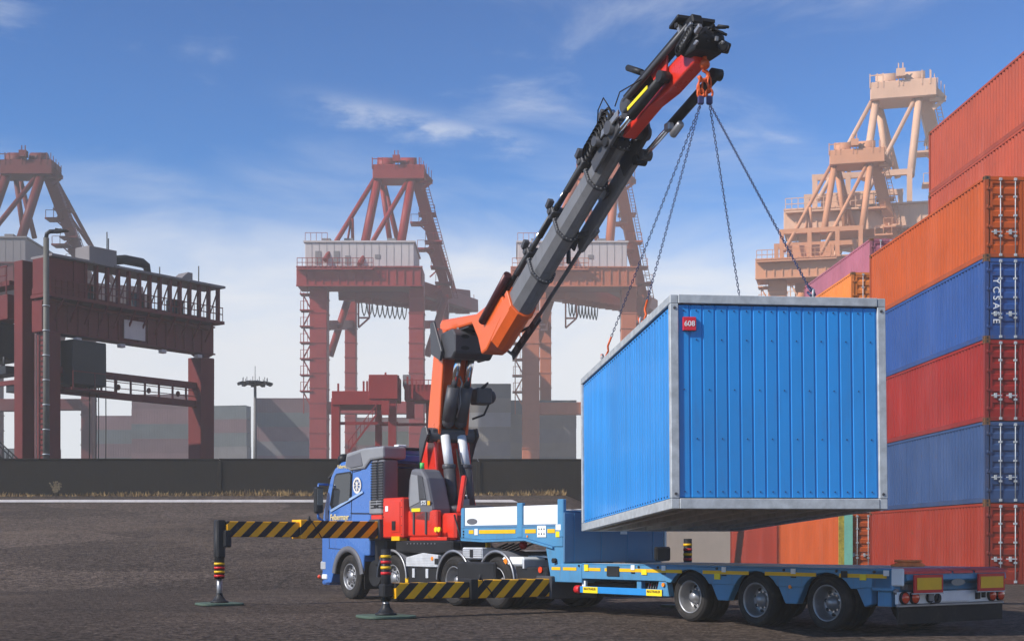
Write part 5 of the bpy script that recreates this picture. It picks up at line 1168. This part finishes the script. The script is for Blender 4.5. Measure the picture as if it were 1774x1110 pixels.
# ------------------------------------------------------------------ lifting chains: hook, rings, four chain legs
K = 2.95/2.7
CONP = Vector((1.9207*K, 16.6725*K, EYE+(1.7179-EYE)*K)); CWD, CLN, CHT = 2.95, 6.8395*K, 2.5931*K
CONE = Euler((-.031, -.0006, .1089), 'YXZ')
CONM = Matrix.Translation(CONP) @ CONE.to_matrix().to_4x4()
HOOKM = mat('orange_hook', (0.62, 0.10, 0.02), .4, .1, .1, 6)
CHAINM = mat('blue_black_chain', (0.055, 0.065, 0.13), .4, .5, .2, 12)
def wb(px, py, wo=0): return BM @ bp(px, py, wo)
hk = wb(1219, 128, .05); ring = wb(1218, 150, .05)
sling = empty('chain_sling', (0, 0, 0)); sling.location = ring; tag(sling, 'four leg lifting chain hanging from the orange crane hook', 'chain sling')
def SL(p): return Vector(p)-ring
hb = MB(TM.inverted()); 
hb.ball(wb(1221, 112, .05), .085, 10); hb.cyl(wb(1221, 106, .05), wb(1221, 96, .05), .035, n=8)
pts = [wb(1221, 116, .05)]
for i in range(9): a = R(90-i*33); pts.append(hk + Vector((.075*math.cos(a)*1.0, 0, .075*math.sin(a)-.03)))
hb.tube(pts, .034, 8); hb.build('crane_hook', HOOKM, truck)
rr = MB(); 
def ringmesh(b, c, rx, rz_, r, ang=0):
    n = 18; path = [Vector((rx*math.cos(2*math.pi*i/n)*math.cos(ang), rx*math.cos(2*math.pi*i/n)*math.sin(ang), rz_*math.sin(2*math.pi*i/n)))+c for i in range(n+1)]
    b.tube(path, r, 6)
ringmesh(rr, Vector((0, 0, -.03)), .09, .13, .022); rr.build('master_ring', HOOKM, sling)
tops = [Vector((.02, .04, CHT)), Vector((.06, CLN-.9, CHT)), Vector((CWD-.06, CLN-.6, CHT)), Vector((CWD*.64, .05, CHT))]
att = [((1042, 622), 0.02, None), ((1108, 548), .02, None), ((1293, 506), None, None), ((1408, 513), None, None)]
ATT = [CONM @ Vector((.06, CLN*.72, CHT-.02)), CONM @ Vector((.06, CLN*.26, CHT-.02)), CONM @ Vector((CWD*.50, CLN*.30, CHT)), CONM @ Vector((CWD*.665, .06, CHT))]
# attachment points on the roof rails found along the sight lines of the four chain feet
def onroof(px, py, edge):
    d = at(px, py, 1.0) - Vector((0, 0, EYE)); o = Vector((0, 0, EYE)); Mi = CONM.inverted(); lo = Mi @ o; ld = (Mi.to_3x3() @ d)
    if edge == 'left': t = (0.03-lo.x)/ld.x
    else: t = (edge-lo.y)/ld.y
    return lo + ld*t
LA = [onroof(1042, 622, 'left'), onroof(1108, 548, 'left')]
ATT = [CONM @ Vector((.05, LA[0].y, CHT+.02)), CONM @ Vector((.05, LA[1].y, CHT+.02))]
q = onroof(1408, 513, .10); ATT.append(CONM @ Vector((q.x, .06, CHT+.02))); q = onroof(1293, 503, CLN*.5); ATT.insert(2, CONM @ Vector((q.x, CLN*.5, CHT+.02)))
link = []
def chain(p0, p1, name='chain_leg'):
    b = MB(); L_ = (p1-p0).length; n = int(L_/.054); d = (p1-p0).normalized(); a0 = d.cross(Vector((0, 1, 0))).normalized(); b0 = d.cross(a0).normalized()
    for i in range(n):
        c = p0 + d*(L_*(i+.5)/n); s_ = a0 if i % 2 else b0; l2, w2 = .036, .015
        path = []
        for k_ in range(9):
            t = 2*math.pi*k_/8; path.append(SL(c + d*(l2*math.cos(t)) + s_*(w2*math.sin(t)*1.1)))
        b.tube(path, .0062, 4)
    return b.build(name, CHAINM, sling)
HUBS = [wb(1214, 160, -.05), wb(1229, 160, .12)]
for i, h_ in enumerate(HUBS):
    b = MB(); ringmesh(b, SL(h_)+Vector((0, 0, .12)), .035, .13, .014, .6); ringmesh(b, SL(h_)-Vector((0, 0, .02)), .05, .07, .02); b.build('hook_link', HOOKM, sling)
    b = MB(); b.beam(SL(h_)-Vector((.0, 0, .06)), SL(h_)-Vector((0, 0, .20)), .10, .07); b.build('chain_shortener', mat('navy_shackle', (0.05, 0.05, 0.12), .4, .4), sling, .02)
for i, p in enumerate(ATT):
    h_ = HUBS[0] if i < 2 else HUBS[1]; top = h_-Vector((0, 0, .18)); e_ = p + (top-p).normalized()*(.42 if i < 2 else .12)
    chain(top, e_)
    b = MB(); dd = (top-p).normalized()
    b.tube([SL(e_), SL(p+dd*.25), SL(p+dd*.16+Vector((.04, 0, 0))), SL(p+dd*.04+Vector((.03, 0, 0))), SL(p+dd*.02-Vector((.03, 0, 0))), SL(p+dd*.10-Vector((.05, 0, 0)))], .018, 6); b.build('end_hook', HOOKM if i < 2 else CHAINM, sling)
    b = MB(); ringmesh(b, SL(p)+Vector((0, 0, .03)), .055, .06, .014, 1.2); b.build('shackle', GALV, sling)

# ------------------------------------------------------------------ hanging blue container
BLUE = mat('hanging_container_blue', (0.014, 0.245, 0.64), .38, 0, .09, .5, coat=.08, dirt=.45, dcol=(0.035, 0.15, 0.40), orand=.07)
con = bpy.data.objects.new('site_container', None); COL.objects.link(con); con.rotation_mode = 'YXZ'; con.location = CONP; con.rotation_euler = CONE
tag(con, 'bright blue steel container with galvanised frame hanging from chains', 'container')
PW, RT, RB = .112, .115, .14
for x in (0, CWD-PW):
    for y in (0, CLN-PW): MB().box(x, x+PW, y, y+PW, RB+.002, CHT-RT-.002).build('corner_post', GALV, con, .008)
for x in (0, CWD-.11):
    MB().box(x, x+.11, 0.004, CLN-.004, 0, RB).build('bottom_rail', GALV, con, .008); MB().box(x, x+.11, .004, CLN-.004, CHT-RT, CHT).build('top_rail', GALV, con, .008)
for y in (-.004, CLN-.106):
    MB().box(.112, CWD-.112, y, y+.11, 0, RB).build('bottom_rail', GALV, con, .008); MB().box(.112, CWD-.112, y, y+.11, CHT-RT, CHT+.003).build('top_rail', GALV, con, .008)
MB().box(.11, CWD-.11, .11, CLN-.11, CHT-.06, CHT-.03).build('roof', GALV, con)
MB().box(.11, CWD-.11, .11, CLN-.11, .10, .13).build('floor', mat('floor_board', (0.36, 0.33, 0.30), .8, 0, .15, 2), con)
fl = mat('floor_joist_grey', (0.46, 0.44, 0.41), .7, .1, .2, 2, dirt=.4)
for i in range(6):
    x = .35 + i*(CWD-.7)/5; MB().box(x-.05, x+.05, .112, CLN-.112, .012, .098).build('floor_joist', fl, con)
def strip(wid, hgt):
    b = MB(); f_ = wid
    pr = [(0, .018), (f_*.05, .0), (f_*.46, .0), (f_*.52, .018), (f_*.94, .018), (f_, .018)]
    pr = [(0, .011), (f_*.05, .0), (f_*.84, .0), (f_*.89, .011), (f_, .011)]
    vs = [(x, y, z) for x, y in pr for z in (0, hgt)]
    b.add(vs, [(2*i, 2*i+2, 2*i+3, 2*i+1) for i in range(len(pr)-1)]); return b.mesh('cladding_strip', BLUE)
zh = CHT-RT-RB-.03
ne = 16; we = (CWD-2*PW)/ne; se_ = strip(we, zh)
for i in range(ne): part('cladding_strip', se_, con, (PW+i*we, .035, RB+.015))
for i in range(ne): part('cladding_strip', se_, con, (CWD-PW-i*we, CLN-.035, RB+.015), (0, 0, math.pi))
ns = 40; wsd = (CLN-2*PW)/ns; ss_ = strip(wsd, zh)
for i in range(ns): part('cladding_strip', ss_, con, (.035, CLN-PW-i*wsd, RB+.015), (0, 0, -math.pi/2))
for i in range(ns): part('cladding_strip', ss_, con, (CWD-.035, PW+i*wsd, RB+.015), (0, 0, math.pi/2))
scr = MB()
for j, zf_ in enumerate((.03, .305, .56, .82, .972)):
    for i in range(ne):
        if zf_ in (.03, .972) or (i+j) % 2 == 0:
            x = PW+(i+.45)*we; scr.cyl((x, .038, RB+.015+zh*zf_), (x, .022, RB+.015+zh*zf_), .009, n=6)
scr.build('screw_heads', mat('dark_screw', (.03, .05, .12), .4, .3), con)
scl = MB()
for i in range(ns):
    y = PW+(i+.55)*wsd
    for zf_ in (.012, .985): scl.cyl((.038, y, RB+.015+zh*zf_), (.024, y, RB+.015+zh*zf_), .012, n=5)
scl.build('screw_heads', MATS['dark_screw'], con)
bo = MB()
for x in (.06, CWD-.06):
    for z in (RB+.06, CHT-RT-.06): bo.cyl((x, .004, z), (x, -.010, z), .02, n=8)
bo.build('frame_bolts', DGREY, con)
sg_ = MB(); sg_.box(PW+.06, PW+.235, -.012, .033, CHT-RT-.36, CHT-RT-.18); plate = sg_.build('number_plate', mat('red_plate', (.62, .03, .05), .4, 0, .05, 3), con, .004)
text('608', 'plate_number', WHITE, plate, (PW+.147, -.0135, CHT-RT-.272), (R(90), 0, 0), .098)

# ------------------------------------------------------------------ low bed trailer (same axis as the truck)
trl = empty('lowbed_trailer', TO, TRZ); tag(trl, 'empty blue three axle low bed trailer with pale timber deck', 'trailer')
TAX = (-11.63, -13.14, -14.60)
for x in TAX:
    for s in (1, -1): wheel(trl, WT, x, s*.95, .415, s < 0)
    MB().cyl((x, -.8, .415), (x, .8, .415), .08, n=10).build('axle', BLACK, trl)
YH = 1.23
# gooseneck side beams
gp = [(-4.78, 1.64), (-4.78, 1.40), (-5.6, 1.37), (-7.0, 1.40), (-7.9, 1.24), (-8.18, 1.24), (-8.18, 1.64)]
for s in (1, -1):
    MB().prism(gp, 'y', s*(YH-.12), s*YH).build('gooseneck_beam', TRAILBLUE, trl, .012)
    MB().prism([(-4.78, 1.44), (-4.78, 1.40), (-5.6, 1.37), (-7.0, 1.40), (-7.9, 1.24), (-7.9, 1.20), (-7.0, 1.355), (-5.6, 1.325), (-4.78, 1.355)], 'y', s*(YH-.28), s*(YH+.03)).build('beam_flange', TRAILBLUE, trl, .006)
    for x0, x1 in ((-4.86, -6.72), (-6.92, -8.04)):
        z1 = 2.03; MB().box(x0, x1, s*(YH-.045), s*(YH-.015), 1.66, z1).build('side_board', WHITE, trl, .008)
    for x, zz_ in ((-4.82, 2.03), (-6.82, 2.09), (-8.12, 2.13)): MB().box(x-.055 if x > -5 else x-.09, x+.05 if x > -5 else x+.09, s*(YH-.07), s*(YH+.012), 1.60 if x > -5 else 1.42, zz_).build('post', TRAILBLUE, trl, .012)
    MB().box(-4.78, -8.15, s*(YH-.06), s*(YH+.006), 1.615, 1.655).build('top_flange', TRAILDARK, trl, .006)
for x0, x1 in ((-5.05, -5.22), (-5.42, -6.68), (-7.0, -7.35), (-7.72, -7.95)): MB().box(x0, x1, YH+.002, YH+.008, 1.50, 1.575).build('reflective_stripe', YELLOW, trl)
for x0, x1, z0_, z1_, m_ in ((-5.26, -5.38, 1.47, 1.60, WHITE), (-7.40, -7.68, 1.42, 1.64, WHITE), (-7.98, -8.14, 1.55, 1.66, WHITE), (-7.98, -8.10, 1.42, 1.53, YELLOWS)): MB().box(x0, x1, YH+.003, YH+.014, z0_, z1_).build('side_plate', m_, trl, .003)
b = MB()
for i in range(3): b.cyl((-4.85, YH+.001, 1.43+i*.06), (-4.85, YH+.014, 1.43+i*.06), .02, n=8)
for i in range(2):
    for j in range(3): b.box(-7.45-.08*j, -7.48-.08*j, YH+.015, YH+.018, 1.47+.09*i, 1.50+.09*i)
b.build('plate_mark', BLACK, trl)
b = MB(); b.extr([(.19*math.cos(k*.2618), .06*math.sin(k*.2618)) for k in range(24)], (-5.14, YH-.016, 1.75), (-5.14, YH-.008, 1.75), (0,0,1)); b.build('oval_badge', PLAST, trl)
MB().box(-7.1, -7.06, YH+.002, YH+.015, 1.42, 1.46).build('side_lamp', LAMPO, trl)
MB().box(-4.8, -8.15, -YH+.13, YH-.13, 1.50, 1.58).build('gooseneck_floor', TRAILDARK, trl)
MB().box(-4.74, -4.80, -YH, YH, 1.42, 2.0).build('front_board', TRAILBLUE, trl, .01)
# neck and headboard
MB().prism([(-7.62, 1.22), (-7.78, .62), (-8.20, .62), (-8.20, 1.62), (-8.05, 1.62)], 'y', YH-.55, YH-.02).build('neck_side', TRAILBLUE, trl, .02)
MB().prism([(-7.62, 1.22), (-7.78, .62), (-8.20, .62), (-8.20, 1.62), (-8.05, 1.62)], 'y', -YH+.55, -YH+.02).build('neck_side', TRAILBLUE, trl, .02)
MB().box(-8.19, -8.24, -YH, YH, .95, 1.88).build('headboard', TRAILDARK, trl, .01)
b = MB()
for y in (1.0, .35, -.3, -.95): b.box(-8.241, -8.252, y-.006, y+.006, .96, 1.87)
b.build('headboard_seam', TRAILBLUE, trl)
MB().box(-8.20, -8.26, -YH-.02, -YH-.06, .95, 1.85).build('headboard_edge', WHITE, trl)
MB().box(-8.242, -8.256, -.28, -.12, 1.48, 1.66).build('notice', WHITE, trl)
MB().box(-8.0, -8.19, -YH+.05, YH-.05, 1.882, 1.92).build('headboard_cap', TRAILBLUE, trl, .01)
MB().box(-7.4, -8.0, -.9, .9, 1.66, 1.95).build('gooseneck_box', PLASTL, trl, .05)
b = MB(); b.cyl((-7.95, YH-.01, .98), (-7.95, YH+.05, .98), .05, n=10); b.build('hose_socket', BLACK, trl)
MB().box(-8.62, -8.72, -1.0, -.62, .97, 1.24).build('tarp_bag', BLACK, trl, .03)
# bed: side beams, front block, deck planks
ZD = .93
MB().box(-7.79, -8.75, -YH, YH, .58, .915).build('bed_front_block', TRAILBLUE, trl, .012)
def arch_beam(s):
    pts = [(-8.76, ZD-.012), (-8.76, .66), (-11.02, .66)]
    for ci, c in enumerate(TAX):
        for i in range(13):
            a = math.pi*i/12; r_ = .53; pts.append((c+r_*math.cos(a), max(.415+r_*math.sin(a)*.86, .64)))
    pts += [(-15.35, .66), (-15.80, .66), (-15.80, ZD-.012)]
    # enforce ordering
    out = []
    for p in pts:
        if out and p[0] > out[-1][0] + 1e-6: p = (out[-1][0]-1e-4, p[1])
        out.append(p)
    return MB().prism(out, 'y', s*(YH-.10), s*YH)
for s in (1, -1): arch_beam(s).build('side_beam', TRAILBLUE, trl, .008)
# yellow reflective line
segs = [(-7.85, -8.12), (-8.2, -8.6), (-8.95, -9.3), (-9.42, -9.62), (-9.72, -11.45), (-11.95, -13.0), (-13.35, -14.4), (-14.85, -15.25), (-15.35, -15.72)]
for x0, x1 in segs: MB().box(x0, x1, YH+.001, YH+.007, .805, .862).build('reflective_stripe', YELLOW, trl)
for x, w_, z0_, z1_, m_ in ((-8.9, .12, .80, .92, YELLOWS), (-9.66, .34, .72, .90, BLACK), (-10.2, .10, .84, .925, WHITE), (-10.5, .14, .76, .85, YELLOWS), (-11.0, .10, .84, .925, WHITE), (-12.45, .10, .84, .925, WHITE), (-12.3, .14, .72, .82, YELLOWS), (-13.95, .10, .84, .92, WHITE), (-15.3, .12, .77, .86, YELLOWS), (-15.72, .10, .84, .92, WHITE), (-14.95, .12, .80, .90, BLACK)):
    MB().box(x-w_/2, x+w_/2, YH+.008, YH+.018, z0_, z1_).build('side_plate', m_, trl, .003)
b = MB()
for x in (-10.85, -12.28, -13.75, -14.8, -15.5, -8.68, -10.35): b.cyl((x, YH+.0, .895), (x, YH+.016, .895), .022, n=10)
for x in (-10.2, -11.0, -12.45, -13.95): b.box(x-.05, x+.05, YH+.004, YH+.014, .78, .80)
b.build('lashing_ring', BLACK, trl)
# brackets between the wheels
for x in (-12.39, -13.87):
    MB().prism([(x+.30, .70), (x-.30, .70), (x-.12, .38), (x+.12, .38)], 'y', YH-.16, YH-.02).build('axle_bracket', TRAILBLUE, trl, .012)
MB().prism([(-11.02, .70), (-10.85, .70), (-10.75, .40), (-11.1, .40)], 'y', YH-.16, YH-.02).build('axle_bracket', TRAILBLUE, trl, .012)
MB().prism([(-15.12, .70), (-15.42, .70), (-15.42, .42), (-15.30, .38)], 'y', YH-.16, YH-.02).build('axle_bracket', TRAILBLUE, trl, .012)
for x in (-10.30, -10.95): MB().box(x-.06, x+.06, YH-.14, YH-.04, .43, .665).build('guard_post', TRAILBLUE, trl, .008)
MB().cyl((-10.98, YH-.015, .60), (-10.98, YH+.01, .60), .035, n=10).build('side_lamp', LAMPO, trl); MB().cyl((-13.87, YH-.018, .64), (-13.87, YH+.005, .64), .03, n=10).build('side_lamp', LAMPO, trl)
b = MB(); b.box(-10.4, -10.9, .5, YH-.2, .42, .64); b.build('valve_cabinet', BLACK, trl)
b = MB()
for i in range(7): x = -10.42-.065*i; b.tube([(x, YH-.18, .62), (x-.01, YH-.15, .55), (x+.015, YH-.16, .48), (x, YH-.19, .44)], .010, 5)
b.build('valve_levers', SILVER, trl)
b = MB()
for i in range(3): b.cyl((-10.45-.17*i, YH-.20, .58), (-10.45-.17*i, YH-.17, .58), .025, n=8)
b.build('valve_caps', REDREF, trl)
MB().box(-8.45, -9.9, .2, YH-.3, .40, .60).build('spare_carrier', BLACK, trl, .02)
MB().box(-8.7, -8.8, YH-.1, YH-.05, .50, .62).build('side_plate', WHITE, trl)
MB().box(-8.68, -10.95, YH-.06, YH, .40, .52).build('side_guard', BARBLUE, trl, .008)
for x0, x1 in ((-8.80, -9.22), (-10.55, -10.95)): MB().box(x0, x1, YH+.001, YH+.008, .405, .515).build('yellow_label', YELLOWS, trl)
for x in (-9.0, -10.74): text('MAXTRAILER', 'label_lettering', mat('dark_letter', (.12, .03, .02), .5), trl, (x, YH+.010, .475), (R(90), 0, R(180)), .058)
MB().cyl((-8.56, YH-.03, .46), (-8.70, YH-.03, .46), .075, n=12).build('guard_end', REDREF, trl)
MB().box(-8.3, -15.6, -.55, .55, .50, .80).build('spine_beam', TRAILDARK, trl, .02)
MB().box(-8.3, -15.6, -YH+.11, YH-.11, .80, .86).build('under_deck', BLACK, trl)
# arch mudguards over wheels
for x in TAX:
    for s in (1, -1): MB().lathe([(.50, s*.62), (.50, s*1.13)], (x, 0, .40), 'y', 16, True, R(8), R(172)).build('mudguard', BLACK, trl)
# deck planks, lengthwise, with steel strips
npk = 11; pw_ = (2*YH-.20)/npk; rgp = random.Random(11)
for i in range(npk):
    y0 = -YH+.10+i*pw_
    for x0, x1 in ((-8.78, -11.2), (-11.2, -13.4), (-13.4, -15.42)):
        dz = rgp.uniform(0, .012); MB().box(x0-.008, x1+.008, y0+.008, y0+pw_-.008, .868, .935+dz).build('deck_plank', WOOD, trl)
for s in (1, -1): MB().box(-8.76, -15.5, s*(YH-.098), s*(YH-.002), ZD-.008, ZD+.012).build('edge_rail', TRAILBLUE if s > 0 else mat('pale_edge_steel', (.5, .48, .46), .5, .4), trl, .004)
MB().box(-8.25, -8.76, -YH+.01, YH-.01, .917, .928).build('front_plate', mat('light_blue_plate', (.12, .38, .55), .4, .2, .1, 2), trl)
# rear end
MB().box(-15.44, -15.84, -YH, YH, .62, .945).build('rear_beam', TRAILBLUE, trl, .015)
MB().prism([(-15.80, .945), (-15.98, .90), (-16.0, .78), (-15.845, .72)], 'y', -YH+.05, YH-.10).build('rear_slope', TRAILBLUE, trl, .012)
for y0, y1 in ((1.20, .14), (.10, -.36), (-.40, -1.20)):
    b = MB(); b.add([(-15.78, y0, .952), (-15.78, y1, .952), (-16.0, y1, .905), (-16.0, y0, .905), (-16.005, y0, .87), (-16.005, y1, .87)], [(0,1,2,3), (3,2,5,4)]); b.build('red_edge_plate', REDREF, trl)
b = MB(); b.box(-15.80, -16.02, YH-.02, YH+.012, .70, .95); b.build('corner_plate', WHITE, trl, .02)
for y in (.72, -.74):
    MB().box(-16.025, -16.055, y-.32, y+.32, .60, .86).build('marker_board', REDREF, trl, .006)
    MB().box(-16.056, -16.062, y-.27, y+.27, .645, .815).build('marker_reflector', YELLOW, trl)
    MB().box(-16.015, -16.05, y-.335, y+.335, .585, .60).build('board_frame', GALV, trl)
b = MB(); b.extr([(.16*math.cos(k*.2618), .05*math.sin(k*.2618)) for k in range(24)], (-16.003, 0.18-.18, .74), (-16.012, .18-.18, .74), (0,0,1)); b.build('oval_badge', mat('badge_grey', (.18, .2, .22), .3, .5), trl)
MB().box(-15.845, -15.90, -YH+.02, YH-.02, .44, .615).build('light_bar', WHITE, trl, .006)
MB().box(-15.901, -15.92, -.38, .30, .46, .605).build('number_plate', mat('plate_white', (.72, .72, .73), .4), trl, .004)
for y in (1.10, .88, -.92, -1.12):
    b = MB(); b.cyl((-15.88, y, .53), (-15.945, y, .53), .088, n=18); b.build('lamp_housing', BLACK, trl)
    b = MB(); b.lathe([(.076, -15.944), (.07, -15.962), (.03, -15.972), (.001, -15.973)], (0, y, .53), 'x', 18); b.build('tail_lamp', LAMPR, trl)
b = MB(); b.cyl((-15.90, .52, .53), (-15.93, .52, .53), .08, n=16); b; b.build('socket', BLACK, trl); MB().box(-15.90, -15.94, -.62, -.55, .48, .60).build('socket', BLACK, trl); MB().box(-15.90, -15.94, -.75, -.70, .50, .58).build('socket', BLACK, trl)
b = MB(); b.box(-15.93, -15.95, .46, .58, .475, .585); b.build('reverse_lamp', PLASTL, trl, .01)
b = MB(); b.cyl((-15.90, .34, .51), (-15.925, .34, .51), .07, n=16); b.tube([(-15.92, .34, .6), (-15.93, .33, .52), (-15.94, .4, .45), (-15.94, .55, .44)], .012, 5); b.build('cable_reel', BLACK, trl)
b = MB(); b.cyl((-15.84, 1.20, .62), (-15.88, 1.20, .62), .04, n=10); b.cyl((-15.84, 1.05, .68), (-15.90, 1.05, .68), .04, n=10).box(-15.85, -15.92, .92, 1.02, .64, .72); b.build('coupling', SILVER, trl)
MB().box(-15.86, -15.93, -YH+.02, YH-.02, .40, .435).build('flap_rail', SILVER, trl, .006)
MB().box(-15.88, -15.905, -YH+.02, YH-.02, .16, .398).build('rubber_flap', RUBBER, trl)
MB().box(-15.50, -15.75, YH-.30, YH-.06, .40, .62).build('rear_bracket', TRAILBLUE, trl, .01)
# far parts of the frame under the bed
MB().box(-15.45, -15.75, -YH+.06, -YH+.30, .40, .62).build('rear_bracket', TRAILBLUE, trl, .01)
# orange strap bundle left on the deck
b = MB(); rgs = random.Random(2); p = TO+TU*(-15.0)+TV*(-.15)
for i in range(7):
    a = rgs.uniform(0, 3.1); rr_ = rgs.uniform(.06, .20); path = []
    for k_ in range(9): t = a+k_*.6; path.append((rr_*math.cos(t)*1.25+rgs.uniform(-.02, .02), rr_*math.sin(t)*.8+rgs.uniform(-.02, .02), .014+.011*i))
    b.tube(path, .018, 5)
o = b.build('ratchet_strap', mat('orange_strap', (.80, .25, .08), .8, 0, .2, 9)); o.location = (p.x, p.y, .955); tag(o, 'crumpled orange lashing strap lying on the trailer deck', 'strap')

# ------------------------------------------------------------------ haze: one closed box of even, pale air
hzb = MB(); hzb.box(-440, 440, -120, 540, -1.0, 80)
hm = bpy.data.materials.new('haze'); hm.use_nodes = True; t = hm.node_tree
for n_ in list(t.nodes):
    if n_.type == 'BSDF_PRINCIPLED': t.nodes.remove(n_)
pv = N(t, 'ShaderNodeVolumePrincipled'); pv.inputs['Color'].default_value = (1.0, 0.97, 0.93, 1); pv.inputs['Density'].default_value = 0.00095; pv.inputs['Anisotropy'].default_value = -0.2
t.links.new(pv.outputs[0], [n_ for n_ in t.nodes if n_.type == 'OUTPUT_MATERIAL'][0].inputs['Volume'])
hz = hzb.build('haze', hm); tag(hz, kind='stuff')
